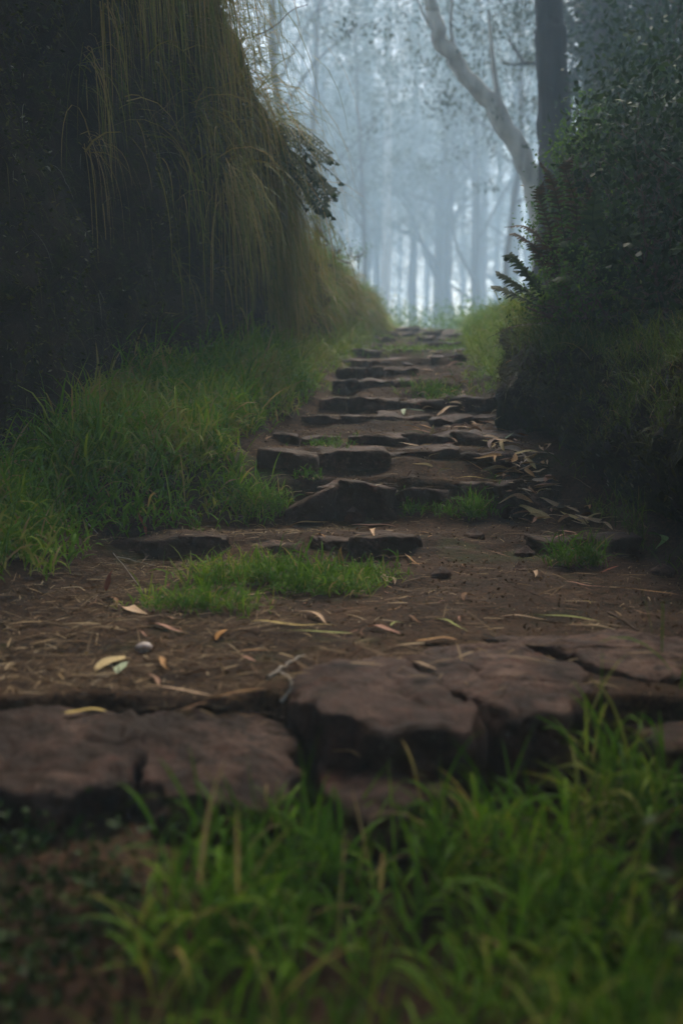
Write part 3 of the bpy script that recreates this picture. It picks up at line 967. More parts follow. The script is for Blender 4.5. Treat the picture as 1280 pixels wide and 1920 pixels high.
mm = MB()
P, t = on_bank(RB, 15000, 2.8, 7.6, 0.15, 1.35, 30)
m = rng.random(len(P)) < np.clip(0.5 + 1.2 * fbm(P[:, 1] * 2.5, P[:, 0] * 2.5, 0, 14, 3), 0.02, 1)
P = P[m]
leaves(mm, P, rng.uniform(0.012, 0.04, len(P)), 0.35, None, 0.6, np.array([-0.3, 0, 0.4]))
P, t = on_bank(RB, 2200, 3.0, 7.4, 0.5, 1.3, 30)
blades(mm, P, np.stack([-rng.uniform(0.1, 0.8, len(P)), rng.normal(0, 0.6, len(P)), rng.uniform(0, 0.7, len(P))], 1), rng.uniform(0.05, 0.2, len(P)), 0.004, rng.uniform(0.8, 3.5, len(P)), 5, rng.uniform(0.2, 0.9, len(P)))
tag(mm.build('moss_cover', M_MOSS), 'mossy growth and small leaves over the mound at the right', kind='stuff')

# ---------------------------------------------------------------- soil debris
db = MB()


def on_path(n, d0, d1):
    x = rng.uniform(-1.5, 1.6, n); d = rng.uniform(d0, d1, n)
    k = (x > np.interp(d, *XL) - 0.15) & (x < np.interp(d, *XR) + 0.12)
    P, ok = drop_many(x[k], d[k])
    return P[ok]


P = on_path(42000, 2.2, 8.5)
P = P[P[:, 2] < ground_z(P[:, 0], P[:, 1]) + 0.006]
P[:, 2] += 0.003
leaves(db, P, 0.003 + 0.015 * rng.random(len(P)) ** 2.5, 0.5, None, 0.0)
P = on_path(6500, 2.2, 7.5)
Q = on_path(6000, 2.25, 4.7)
Q = Q[rng.random(len(Q)) < np.clip((-0.05 - Q[:, 0]) / 0.3, 0, 1)]
P = np.vstack([P, Q, Q + [0.03, 0.01, 0.004]])
P = np.vstack([P, P[(P[:, 0] < -0.1) & (P[:, 1] > 2.3) & (P[:, 1] < 4.6)] + [0.02, 0.03, 0]])
P[:, 2] += 0.005
N = len(P)
blades(db, P, np.stack([rng.normal(0, 1, N), rng.normal(0, 0.6, N), rng.uniform(0, 0.15, N)], 1), rng.uniform(0.015, 0.09, N), rng.uniform(0.0015, 0.004, N), 0.25, 3, profile=lambda t: 1 - 0.4 * t)
P = on_path(900, 2.3, 5.0)
P[:, 2] += 0.008
N = len(P)
blades(db, P, np.stack([rng.normal(0, 1, N), rng.normal(0, 0.5, N), rng.uniform(0, 0.1, N)], 1), rng.uniform(0.03, 0.13, N), rng.uniform(0.003, 0.008, N), 0.2, 5, 0.55 + 0.42 * rng.random(N))
tag(db.build('plant_debris', M_STRAW), 'fine straw, crumbs and plant bits strewn over the trodden soil', kind='stuff')

# ---------------------------------------------------------------- fallen leaves
def gum_leaf_mesh(seed, length=1.0, width=0.15, sickle=0.12, curl=0.1, fold=0.25, twist=0.4, n=11):
    """narrow sickle leaf along +X from 0 to 1, folded on its midrib"""
    r = random.Random(seed)
    t = np.linspace(0, 1, n)
    wd = width * np.sin(PI * np.clip(t, 0, 1) ** 0.75) ** 0.8 * (1 - 0.25 * t) + 0.006
    wd[0] = 0.01; wd[-1] = 0.002
    yc = sickle * np.sin(PI * t) + 0.02 * np.sin(t * 9 + seed)
    zc = curl * np.sin(PI * t) + 0.015 * np.sin(t * 7 + seed * 2)
    ang = twist * (t - 0.5) + 0.15 * np.sin(t * 5 + seed)
    rows = []
    for s, fz in ((-1, 1), (-0.5, 0.35), (0, 0), (0.5, 0.35), (1, 1)):
        dy = s * wd * 0.5
        dz = fz * fold * wd * 0.5
        rows.append(np.stack([t, yc + dy * np.cos(ang) - dz * np.sin(ang), zc + dy * np.sin(ang) + dz * np.cos(ang)], 1))
    V = np.stack(rows, 1).reshape(-1, 3)
    m = MB()
    m.add(V, grid_faces(n, 5))
    return m.data('fallen_leaf', M_LEAF)


LM = {}
LM['long'] = [gum_leaf_mesh(s, 1, 0.14, 0.06 * (-1) ** s, 0.04, 0.35, 0.5) for s in range(4)]
LM['thin'] = [gum_leaf_mesh(s + 10, 1, 0.05, 0.05 * (-1) ** s, 0.02, 0.3, 0.3) for s in range(4)]
LM['sickle'] = [gum_leaf_mesh(s + 20, 1, 0.17, 0.24 * (-1) ** s, 0.08, 0.4, 0.8) for s in range(4)]
LM['broad'] = [gum_leaf_mesh(s + 30, 1, 0.25, 0.07 * (-1) ** s, 0.05, 0.22, 0.5) for s in range(4)]
LM['curled'] = [gum_leaf_mesh(s + 40, 1, 0.2, 0.16 * (-1) ** s, 0.12, 0.6, 1.2) for s in range(5)]
TAN = (0.5, 0.29, 0.13); PALE = (0.66, 0.47, 0.31); BUFF = (0.62, 0.48, 0.25); PINK = (0.52, 0.29, 0.21); RED = (0.30, 0.10, 0.06)
ORG = (0.48, 0.24, 0.08); YEL = (0.55, 0.42, 0.15); YGR = (0.42, 0.46, 0.15); GRN = (0.22, 0.34, 0.12); PGR = (0.38, 0.45, 0.30); BRN = (0.26, 0.145, 0.08)
leaf_n = [0]


def put_leaf(a, b, kind, color, label, group=None, lift=0.006, roll=0.0, name='fallen_leaf'):
    i = leaf_n[0]; leaf_n[0] += 1
    v = b - a
    L = v.length
    me = LM[kind][i % len(LM[kind])]
    o = bpy.data.objects.new(name, me)
    COL.objects.link(o)
    xax = v.normalized()
    zax = Vector((0, 0, 1)) if abs(xax.z) < 0.8 else Vector((0, -1, 0))
    yax = zax.cross(xax).normalized(); zax = xax.cross(yax)
    Mx = Matrix((xax, yax, zax)).transposed() @ Matrix.Rotation(roll, 3, 'X')
    o.matrix_world = Matrix.Translation(a + Vector((0, 0, lift))) @ Mx.to_4x4() @ Matrix.Scale(L, 4)
    j = random.Random(i).uniform(0.85, 1.12)
    o.color = (color[0] * j, color[1] * j, color[2] * j, 1)
    tag(o, label, 'leaf', group)
    return o


def leaf_px(x0, y0, x1, y1, kind, color, label, up=0, **kw):
    a, _ = hit(x0, y0)
    if up:                      # leaf standing up: same distance, different height
        b = at(x1, y1, a.y + 0.01)
    else:
        b, _ = hit(x1, y1)
        if b is None or abs(b.y - a.y) > 0.45: b = at(x1, y1, a.y)
        cap = 1.7 * math.hypot(x1 - x0, y1 - y0) / FPX * a.y
        if (b - a).length > cap: b = a + (b - a).normalized() * cap
    return put_leaf(a, b, kind, color, label, **kw)


leaf_px(545, 987, 616, 982, 'long', TAN, 'tan leaf with a thin tail lying on the soil above the broad grass clump')
leaf_px(657, 988, 742, 990, 'long', PINK, 'narrow reddish leaf with a pale tip left of the stone on the shallow step')
leaf_px(672, 1000, 712, 1014, 'curled', PALE, 'small pale curled leaf on the stone of the shallow step')
leaf_px(706, 1074, 748, 1106, 'long', PALE, 'grey pale leaf pointing away from the right end of the broad grass clump')
leaf_px(702, 1086, 740, 1100, 'sickle', PALE, 'short pale leaf tucked under the right end of the broad grass clump')
leaf_px(722, 1102, 812, 1152, 'long', TAN, 'long brown leaf slanting across the bare soil right of the clump')
leaf_px(642, 1085, 640, 1038, 'broad', ORG, 'orange leaf standing upright in the broad grass clump', up=1, lift=0.03)
leaf_px(642, 1112, 643, 1085, 'broad', YEL, 'yellowed leaf standing under the orange leaf in the clump', up=1, lift=0.01)
leaf_px(733, 1178, 758, 1172, 'sickle', YGR, 'small yellow green crescent leaf above the middle slab')
leaf_px(776, 1158, 800, 1180, 'sickle', BRN, 'small brown curved leaf beside the yellow crescent leaf')
leaf_px(812, 1162, 874, 1186, 'thin', YGR, 'slim yellow green leaf slanting just above the tan broad leaf')
leaf_px(778, 1206, 858, 1202, 'broad', TAN, 'broad tan leaf on the soil at the back of the cracked slabs')
leaf_px(688, 1178, 750, 1194, 'long', PINK, 'dull brown leaf left of the yellow crescent leaf')
leaf_px(992, 1153, 1126, 1168, 'thin', YGR, 'long bright yellow green leaf lying on the bare soil at the right')
leaf_px(553, 1148, 614, 1172, 'long', PALE, 'pale leaf slanting above the straw coloured leaves')
leaf_px(470, 1170, 632, 1178, 'thin', YEL, 'long straw coloured leaf below the broad grass clump')
leaf_px(520, 1188, 664, 1194, 'thin', YGR, 'long green yellow blade lying below the straw coloured leaf')
leaf_px(232, 1142, 290, 1160, 'broad', PALE, 'buff dry leaf in the litter at the left, above the pebble')
leaf_px(195, 1120, 235, 1150, 'long', BRN, 'brown leaf touching the buff dry leaf at the left')
leaf_px(276, 1172, 345, 1188, 'long', PINK, 'pinkish leaf right of the buff dry leaf')
leaf_px(405, 1206, 428, 1186, 'broad', ORG, 'small orange leaf fragment standing in the litter', lift=0.01)
leaf_px(178, 1262, 246, 1228, 'broad', BUFF, 'buff leaf leaning left, just below the pale pebble')
leaf_px(222, 1268, 258, 1232, 'broad', PGR, 'whitish green leaf crossing the buff leaf below the pebble')
leaf_px(118, 1342, 202, 1336, 'broad', YEL, 'orange yellow leaf on the back edge of the left slab')
leaf_px(262, 1290, 400, 1312, 'thin', PALE, 'long curved pale strip across the litter at the left')
leaf_px(390, 1312, 500, 1294, 'thin', TAN, 'tan strip continuing from the long curved pale strip')
leaf_px(310, 1240, 328, 1278, 'curled', TAN, 'dull curled leaf between the pebble and the curved strip')
leaf_px(340, 1336, 390, 1322, 'broad', BRN, 'brown leaf below the curved pale strip')
leaf_px(768, 1246, 820, 1262, 'long', PALE, 'pale ragged leaf lying in the crack between the two slabs')
leaf_px(276, 1004, 258, 960, 'long', RED, 'red brown leaf standing in the left grass above the shallow step', up=1, lift=0.0)
leaf_px(200, 1112, 212, 1072, 'broad', RED, 'dark red leaf upright in the left grass', up=1)
leaf_px(290, 1112, 322, 1096, 'long', RED, 'red leaf lying by the thin yellowish grass tuft')
leaf_px(420, 942, 446, 930, 'broad', PINK, 'pinkish leaf caught in the bright grass of the left verge', lift=0.08)
leaf_px(1096, 984, 1130, 966, 'curled', BUFF, 'pale curled leaf on the shaded right edge above the shallow step', lift=0.012)
leaf_px(1212, 1010, 1236, 1058, 'sickle', GRN, 'green curved leaf hanging at the dark right edge', lift=0.02)
leaf_px(1057, 1094, 1142, 1106, 'thin', PINK, 'thin pinkish stem-like leaf right of the bare soil')
leaf_px(1150, 1106, 1272, 1120, 'thin', TAN, 'thin tan strip at the right edge of the bare soil')
leaf_px(1118, 1078, 1170, 1060, 'thin', RED, 'thin red stalk by the small dark tuft at the right')
leaf_px(936, 1158, 1030, 1166, 'thin', PALE, 'pale thin strip left of the long yellow green leaf')
leaf_px(990, 1076, 1012, 1096, 'curled', PALE, 'pale crumpled scrap below the pink stone')
leaf_px(1090, 1130, 1108, 1136, 'curled', YEL, 'tiny yellow scrap above the long yellow green leaf')
leaf_px(940, 832, 964, 812, 'broad', PGR, 'pale green leaf standing at the right end of the thin low step', up=1)
leaf_px(757, 780, 802, 772, 'sickle', PGR, 'long green leaf on the tread in the middle of the steps')
leaf_px(806, 818, 812, 796, 'broad', BUFF, 'pale yellowish leaf upright against the face of a step', up=1, lift=0.004)
leaf_px(866, 864, 905, 886, 'thin', ORG, 'orange yellow leaf slanting before the two long blocks', lift=0.01)
leaf_px(884, 880, 925, 892, 'thin', PINK, 'reddish strip crossing the orange yellow leaf')
leaf_px(850, 898, 935, 902, 'thin', YEL, 'straw coloured strip on the tread above the jagged rocks')
leaf_px(984, 912, 976, 952, 'sickle', YEL, 'yellow curled leaf hanging down over the jagged rock step', up=0)
leaf_px(936, 954, 1020, 962, 'thin', YGR, 'yellow green strip below the leaf drift')
leaf_px(702, 636, 722, 638, 'broad', BUFF, 'pale leaf on the moss near the top of the path')
leaf_px(672, 664, 688, 662, 'broad', PALE, 'pale leaf at the left edge of the upper steps')
leaf_px(656, 708, 668, 700, 'curled', PALE, 'small pale leaf at the left end of the dark straight step')
leaf_px(500, 832, 520, 820, 'long', BRN, 'brown leaf in the grass at the left end of the thin low step', lift=0.02)
leaf_px(800, 1010, 820, 1002, 'thin', TAN, 'short tan strip on the soil right of the stone')
leaf_px(620, 1412, 680, 1425, 'long', TAN, 'blurred tan leaf before the middle slab')

# drift of dry leaves at the right of the steps
DG = 'dry leaves drifted along the right side of the steps'
cols = [TAN, PALE, PINK, BRN, BUFF, PALE, (0.45, 0.34, 0.28), PALE, (0.55, 0.44, 0.36)]
CN = {TAN: 'tan', PALE: 'pale', PINK: 'pinkish', BRN: 'dark brown', BUFF: 'yellowish', (0.45, 0.34, 0.28): 'grey brown', (0.55, 0.44, 0.36): 'greyish'}
zones = [(865, 765, 30, 10, 9, 'dry leaf below the bright grass of the right verge', 46),
         (905, 805, 36, 14, 13, 'dry leaf in the drift under the right verge', 50),
         (935, 838, 40, 10, 13, 'dry leaf in the drift at the right end of the thin low step', 52),
         (975, 872, 45, 16, 26, 'dry leaf heaped in the drift beside the two long blocks', 60),
         (995, 915, 60, 26, 30, 'dry leaf heaped in the drift below the two long blocks', 62),
         (1040, 968, 80, 18, 20, 'dry leaf in the shaded drift above the right end of the shallow step', 62),
         (1095, 985, 50, 12, 6, 'dry leaf in the dark grass at the right end of the drift', 58)]
rs = random.Random(77)
for (cx, cy, sx, sy, n, lab, lp) in zones:
    for q in range(n):
        px = rs.gauss(cx, sx * 0.6); py = rs.gauss(cy, sy * 0.6)
        p, nr = hit(px, py)
        if p is None or p.y > 15: continue
        a = rs.uniform(0, 2 * PI)
        L = lp * 0.98 / FPX * p.y * rs.uniform(0.6, 1.3)
        v = Vector((math.cos(a), math.sin(a) * 0.8, rs.uniform(-0.15, 0.35))) * L
        c_ = rs.choice(cols)
        put_leaf(p - v * 0.3, p + v * 0.7, rs.choice(['long', 'sickle', 'long', 'broad', 'thin', 'curled']), c_, lab.replace('dry', 'dry ' + CN[c_], 1), DG, 0.008 + 0.018 * rs.random(), rs.uniform(-0.6, 0.6))
# leaves lying on the treads and against the risers
nm = {TAN: 'tan', PALE: 'pale', PINK: 'pinkish', BRN: 'brown', BUFF: 'buff'}
rows = [(2, 860, 1060, 5, 'tread above the jagged rocks'), (3, 770, 1010, 11, 'wide step of two long blocks'), (4, 750, 990, 10, 'thin low step'),
        (5, 780, 960, 10, 'step right of the pale upright leaf'), (6, 760, 930, 9, 'step with the long green leaf'), (7, 800, 900, 6, 'dark straight step'),
        (8, 770, 875, 5, 'worn step above the dark straight one'), (9, 780, 870, 6, 'ninth step from the bottom'), (10, 780, 868, 4, 'mossy far step, fifth from the top')]
for (k, a, b, n, where) in rows:
    d0 = STEPS[k][0]
    for q in range(n):
        px = a + (b - a) * rs.random() ** 0.7
        if rs.random() < 0.6: dd = d0 + rs.uniform(-0.02, 0.12)
        else: dd = d0 - rs.uniform(0.08, 0.2)
        p, nr = drop((px - 640) / FPX * dd, dd)
        if p is None: continue
        ang = rs.uniform(0, 2 * PI)
        L = rs.uniform(0.05, 0.12)
        v = Vector((math.cos(ang), math.sin(ang) * 0.5, rs.uniform(0.0, 0.35))) * L
        c_ = rs.choice([TAN, PALE, PALE, PINK, BRN, BUFF, PALE])
        put_leaf(p - v * 0.3, p + v * 0.7, rs.choice(['long', 'sickle', 'curled', 'broad', 'curled']), c_, 'dry %s leaf on the %s' % (nm[c_], where), DG, 0.012 + 0.02 * rs.random(), rs.uniform(-0.9, 0.9))
# leaves scattered on the path and in the left litter
SG = 'small dry leaves scattered on the path'
for q in range(30):
    px = rs.uniform(130, 560); py = rs.uniform(1110, 1340)
    p, nr = hit(px, py)
    if p is None: continue
    c2 = rs.choice([BRN, BRN, TAN, PINK]); a = rs.uniform(0, 2 * PI); L = rs.uniform(0.03, 0.1)
    v = Vector((math.cos(a), math.sin(a), 0.05)) * L
    put_leaf(p - v * 0.5, p + v * 0.5, rs.choice(['long', 'thin', 'curled', 'thin']), c2, 'small %s leaf in the straw litter at the lower left' % {BRN: 'brown', TAN: 'tan', PINK: 'pinkish'}[c2], SG, 0.006, rs.uniform(-0.5, 0.5))
for q in range(34):
    px = rs.uniform(560, 1250); py = rs.uniform(1000, 1200)
    p, nr = hit(px, py)
    if p is None: continue
    c2 = rs.choice([BRN, BRN, TAN, PINK]); a = rs.uniform(0, 2 * PI); L = rs.uniform(0.025, 0.09)
    v = Vector((math.cos(a), math.sin(a), 0.05)) * L
    put_leaf(p - v * 0.5, p + v * 0.5, rs.choice(['long', 'thin', 'curled', 'thin']), c2, 'small %s leaf scrap on the bare trodden soil' % {BRN: 'brown', TAN: 'tan', PINK: 'pinkish'}[c2], SG, 0.004, rs.uniform(-0.5, 0.5))

leaf_px(1030, 1040, 1110, 1030, 'thin', TAN, 'thin tan strip behind the small dark tuft at the right')
leaf_px(1180, 1148, 1250, 1160, 'thin', BRN, 'dark brown strip near the dark bent twig')
leaf_px(890, 1030, 960, 1050, 'thin', BRN, 'brown strip on the soil below the rounded brown stone')
leaf_px(760, 1040, 800, 1075, 'thin', TAN, 'tan strip pointing at the small reddish half-buried stone')
leaf_px(1150, 980, 1215, 992, 'long', PINK, 'pinkish leaf in the shade right of the pale curled leaf')
leaf_px(1040, 1010, 1085, 1004, 'long', PINK, 'pinkish leaf lying on the right end of the shallow step')
leaf_px(620, 1150, 690, 1142, 'thin', BRN, 'dark strip on the soil under the right end of the broad grass clump')
leaf_px(870, 1130, 905, 1118, 'curled', BRN, 'small curled brown leaf in the middle of the bare soil')
leaf_px(430, 1230, 520, 1222, 'thin', TAN, 'tan strip lying left of the middle slab')

# twigs
def twig(ctrl, r0, label, mat=M_TWIG):
    pts = []
    for c in ctrl:
        if len(c) == 3: p = at(*c)
        else: p, _ = hit(*c)
        pts.append(p + Vector((0, 0, r0 * 1.1)))
    base = pts[0].copy()
    P = smooth_curve([list(p - base) for p in pts], 18)
    P += np.stack([fbm(np.arange(18) * 0.6, k, 0, 9 + k, 2) for k in range(3)], 1) * r0 * 0.8
    mb = MB()
    tube(mb, P, np.linspace(r0, r0 * 0.45, 18), 6)
    o = mb.build('twig', mat); o.location = base
    tag(o, label, 'twig')
    return o


twig([(505, 1275), (535, 1252), (572, 1230)], 0.006, 'short forked grey twig left of the middle slab', M_BARKP)
twig([(530, 1320), (548, 1282), (520, 1258)], 0.005, 'bent pale twig curling beside the middle slab', M_BARKP)
twig([(160, 975), (215, 1040), (270, 1110)], 0.003, 'long thin pale stalk leaning across the left grass', M_BARKP)
twig([(222, 1045), (285, 1060)], 0.0025, 'short pale side stalk in the left grass', M_BARKP)
twig([(930, 1090), (975, 1105), (1020, 1122)], 0.002, 'thin straw-like twig on the bare soil')
twig([(1140, 1150), (1190, 1180), (1225, 1195)], 0.004, 'dark bent twig on the soil at the right')
twig([(920, 1188), (945, 1212)], 0.003, 'short thin twig resting on the back of the right slab')
twig([(200, 1140), (330, 1180), (432, 1212)], 0.003, 'long thin twig through the litter at the left')

# ---------------------------------------------------------------- ferns and shrubs
def frond(mb, ctrl, leaflet, n=30, droop=0.5, rnd0=0.2):
    """rachis through control points with paired leaflets"""
    C = smooth_curve(ctrl, n + 1)
    tube(mb, C, np.linspace(0.004, 0.0012, n + 1) * (leaflet / 0.06), 5, 0.3)
    T = np.gradient(C, axis=0); T /= np.linalg.norm(T, axis=1)[:, None] + 1e-9
    upv = np.array([0, -0.35, 1.0])
    S_ = np.cross(T, upv); S_ /= np.linalg.norm(S_, axis=1)[:, None] + 1e-9
    t = np.linspace(0, 1, n + 1)
    env = np.sin(PI * np.clip(t * 0.9 + 0.12, 0, 1)) ** 0.7
    k = slice(2, n + 1)
    for s in (-1, 1):
        dv = S_[k] * s + T[k] * 0.45 + rng.normal(size=(n - 1, 3)) * 0.08
        L = leaflet * env[k] * rng.uniform(0.85, 1.1, n - 1)
        blades(mb, C[k], dv, L, leaflet * 0.3, droop, 3, np.clip(rnd0 + rng.random(n - 1) * 0.6, 0, 1), profile=lambda u: (1 - 0.75 * u), side=T[k].copy())


def fern(base, frs, leaflet, label, mat, name='fern', group=None, rnd0=0.2):
    e = empty(name, base)
    tag(e, label, 'fern', group)
    b = np.array(base)
    for ctrl in frs:
        mb = MB()
        frond(mb, np.array(ctrl) - b, leaflet, rnd0=rnd0)
        mb.build('frond', mat, e)
    return e


# dark fern on the left bank (px ~ 500-620, 240-400)
fb = at(505, 300, 7.0)
frs = []
rs = random.Random(5)
for q in range(46):
    a = rs.random()
    edge = rs.uniform(0.5, 1.0) if q % 2 else rs.uniform(0.85, 1.12)
    ty = 262 + 140 * a + rs.uniform(-8, 8)
    tx = 520 + (76 + 26 * math.sin(a * PI * 0.9)) * edge
    dd = 7.0 + rs.uniform(-0.35, 0.3)
    tip = at(tx, ty, dd)
    st = at(478 + rs.uniform(-15, 30), 246 + (ty - 262) * 0.5 + rs.uniform(-14, 14), 7.0 + rs.uniform(-0.2, 0.15))
    mid = (Vector(st) * 0.5 + tip * 0.5) + Vector((0.0, -0.05, 0.05 + rs.uniform(0, 0.07)))
    frs.append([list(st), list(mid), list(tip), list(tip + Vector((rs.uniform(0.0, 0.05), 0, rs.uniform(-0.06, -0.01))))])
fern(fb, frs, 0.062, 'dense dark fern with drooping fronds jutting from the left bank', M_FERN)

# ferns in the right bush: explicit fronds
def fr_px(pts, d):
    return [list(at(x, y, d + 0.03 * i)) for i, (x, y) in enumerate(pts)]


fern(at(1075, 560, 5.6), [
    fr_px([(1075, 560), (1062, 470), (1045, 380), (1030, 330), (1008, 300)], 5.6),
    fr_px([(1070, 570), (1040, 500), (1030, 430), (1010, 370), (1018, 340)], 5.5),
    fr_px([(1085, 560), (1075, 470), (1080, 390), (1060, 320), (1075, 290)], 5.4),
    fr_px([(1085, 560), (1100, 470), (1110, 400), (1098, 335)], 5.4),
    fr_px([(1060, 560), (1040, 520), (1020, 460), (985, 425), (944, 426)], 5.5),
    fr_px([(1060, 565), (1020, 500), (1000, 462), (968, 440), (958, 438)], 5.7)],
    0.07, 'tall reddish brown fern with arching fronds against the fog at the right', M_FERNBR, rnd0=0.3)
fern(at(1050, 590, 5.4), [
    fr_px([(1050, 590), (1010, 545), (980, 505), (955, 478), (948, 490)], 5.4),
    fr_px([(1050, 590), (1005, 560), (970, 535), (945, 518), (928, 508)], 5.5),
    fr_px([(1050, 595), (1000, 570), (960, 550), (935, 538), (920, 536)], 5.4),
    fr_px([(1060, 590), (1010, 530), (985, 510), (960, 508)], 5.6)],
    0.075, 'low dark fern with curled tips reaching over the right verge', M_FERN, rnd0=0.1)
fern(at(1065, 600, 5.2), [
    fr_px([(1065, 600), (1010, 606), (960, 612), (910, 636)], 5.2)],
    0.03, 'withered bare fern stalk sticking out toward the steps at the right', M_FERNBR, rnd0=0.4)
fern(at(1130, 520, 5.2), [
    fr_px([(1130, 540), (1125, 470), (1110, 410), (1120, 350)], 5.2),
    fr_px([(1130, 540), (1160, 470), (1180, 430), (1215, 420)], 5.2),
    fr_px([(1130, 540), (1090, 500), (1070, 460), (1040, 450)], 5.3),
    fr_px([(1130, 540), (1100, 540), (1060, 520), (1030, 525)], 5.1),
    fr_px([(1130, 540), (1150, 500), (1140, 440), (1165, 380)], 5.4)],
    0.09, 'shaded green fern in the middle of the right bush', M_FERN, rnd0=0.3)


def shrub(name, base, blobs, nleaf, lsize, label, mat=M_SHRUB, group=None, stems=7, asp=0.55, sub='foliage'):
    """blobs: list of (centre, radius) ellipsoids; leaves sit in sprays around twig ends inside them"""
    base = Vector(base)
    e = empty(name, base)
    tag(e, label, 'shrub', group)
    st = MB(); lf = MB()
    tot = sum(b[1] ** 2 for b in blobs)
    for (c, r) in blobs:
        c = Vector(c)
        n = int(nleaf * r * r / tot)
        nt_ = max(4, n // 14)
        d = rng.normal(size=(nt_, 3)); d /= np.linalg.norm(d, axis=1)[:, None]
        tips = np.array(c) + d * (r * rng.uniform(0.35, 1.0, nt_) ** 0.6)[:, None] * [1, 1, 0.9]
        for i in range(min(nt_, 26)):
            a = np.array(c) * 0.6 + np.array(base) * 0.4 + rng.normal(size=3) * r * 0.2
            mid = (a + tips[i]) / 2 + rng.normal(size=3) * r * 0.12
            tube(st, smooth_curve([a, mid, tips[i]], 6) - np.array(base), np.linspace(0.006, 0.002, 6) * (0.6 + r), 4)
        k = 14
        pts = np.repeat(tips, k, 0)
        dd = rng.normal(size=pts.shape) * lsize * 2.2
        P = pts + dd
        shade = np.repeat(rng.random(nt_), k) * 0.55 + rng.random(len(P)) * 0.4
        leaves(lf, P - np.array(base), lsize * rng.uniform(0.6, 1.3, len(P)), asp, shade, 0.2)
    for i in range(stems):
        c, r = random.choice(blobs)
        a = np.array(base) + rng.normal(size=3) * [0.08, 0.08, 0.0]
        b = np.array(c) + rng.normal(size=3) * r * 0.4
        tube(st, smooth_curve([a, (a + b) / 2 + rng.normal(size=3) * 0.06, b], 9) - np.array(base), np.linspace(0.014, 0.004, 9) * (0.5 + r), 5)
    st.build('stem', M_TWIG, e)
    lf.build(sub, mat, e)
    return e


def bl(px, py, d, r):
    return (tuple(at(px, py, d)), r)


shrub('leafy_shrub', at(1070, 590, 5.9), [bl(1075, 300, 6.2, 0.16), (at(1080, 380, 6.2), 0.24), bl(1050, 440, 6.0, 0.22), bl(1110, 330, 6.4, 0.25), bl(1100, 250, 6.5, 0.18), bl(1032, 400, 6.1, 0.07)], 4200, 0.028, 'light green small-leaved shrub standing up against the fog at the right')
shrub('leafy_shrub', at(1090, 600, 5.3), [bl(1065, 510, 5.5, 0.14), bl(1040, 535, 5.5, 0.09), bl(1100, 540, 5.2, 0.2), bl(1130, 470, 5.5, 0.25), bl(1010, 575, 5.4, 0.12)], 3800, 0.024, 'dense low shrub of glossy leaves above the mossy mound')
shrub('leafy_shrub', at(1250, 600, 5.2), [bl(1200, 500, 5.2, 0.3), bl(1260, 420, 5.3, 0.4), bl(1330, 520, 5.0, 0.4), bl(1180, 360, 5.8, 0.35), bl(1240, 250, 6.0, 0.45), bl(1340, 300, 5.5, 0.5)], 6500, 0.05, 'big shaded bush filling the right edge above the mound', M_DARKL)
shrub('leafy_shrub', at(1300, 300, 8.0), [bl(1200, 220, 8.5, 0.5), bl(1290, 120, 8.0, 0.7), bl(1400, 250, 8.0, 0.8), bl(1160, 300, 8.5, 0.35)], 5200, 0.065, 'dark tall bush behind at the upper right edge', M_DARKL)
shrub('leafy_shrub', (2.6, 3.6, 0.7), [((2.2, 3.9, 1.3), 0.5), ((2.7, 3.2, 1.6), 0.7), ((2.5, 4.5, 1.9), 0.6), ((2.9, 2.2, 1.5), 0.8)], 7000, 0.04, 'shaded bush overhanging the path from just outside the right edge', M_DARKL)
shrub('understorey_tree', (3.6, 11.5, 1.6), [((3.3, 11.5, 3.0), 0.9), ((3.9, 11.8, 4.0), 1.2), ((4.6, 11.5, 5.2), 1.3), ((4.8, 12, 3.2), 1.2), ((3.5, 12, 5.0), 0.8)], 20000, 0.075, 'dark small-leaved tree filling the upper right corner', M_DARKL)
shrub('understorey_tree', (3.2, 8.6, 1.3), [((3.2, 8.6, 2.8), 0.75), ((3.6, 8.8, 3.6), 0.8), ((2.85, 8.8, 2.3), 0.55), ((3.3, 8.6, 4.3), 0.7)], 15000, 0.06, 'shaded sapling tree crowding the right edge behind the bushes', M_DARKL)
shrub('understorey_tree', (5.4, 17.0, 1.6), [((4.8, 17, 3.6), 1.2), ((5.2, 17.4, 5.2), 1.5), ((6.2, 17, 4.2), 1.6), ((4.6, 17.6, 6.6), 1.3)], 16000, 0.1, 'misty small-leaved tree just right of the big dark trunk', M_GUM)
shrub('added_shade_bush', (-0.85, 1.45, -0.3), [((-0.52, 1.45, -0.26), 0.13), ((-0.62, 1.25, -0.2), 0.16), ((-0.75, 1.55, -0.2), 0.17), ((-0.9, 1.2, 0.1), 0.22), ((-0.45, 1.3, -0.28), 0.1), ((-0.42, 1.62, -0.24), 0.13), ((-0.36, 1.42, -0.3), 0.09), ((-0.62, 1.75, -0.24), 0.12)], 15000, 0.026, 'out-of-focus dark bush added for shadow at the lower left corner', M_DARKL)  # added bush, fills a corner that holds only shadow
shrub('added_shade_bush', (1.0, 1.5, -0.3), [((0.62, 1.45, -0.22), 0.14), ((0.72, 1.25, -0.15), 0.18), ((0.95, 1.75, -0.1), 0.18), ((0.95, 1.3, 0.1), 0.22)], 9000, 0.035, 'out-of-focus dark bush added for shadow at the lower right corner', M_FERN)  # likewise added, to darken the opposite corner
# grass and low bushes on the far right slope
sp = MB()

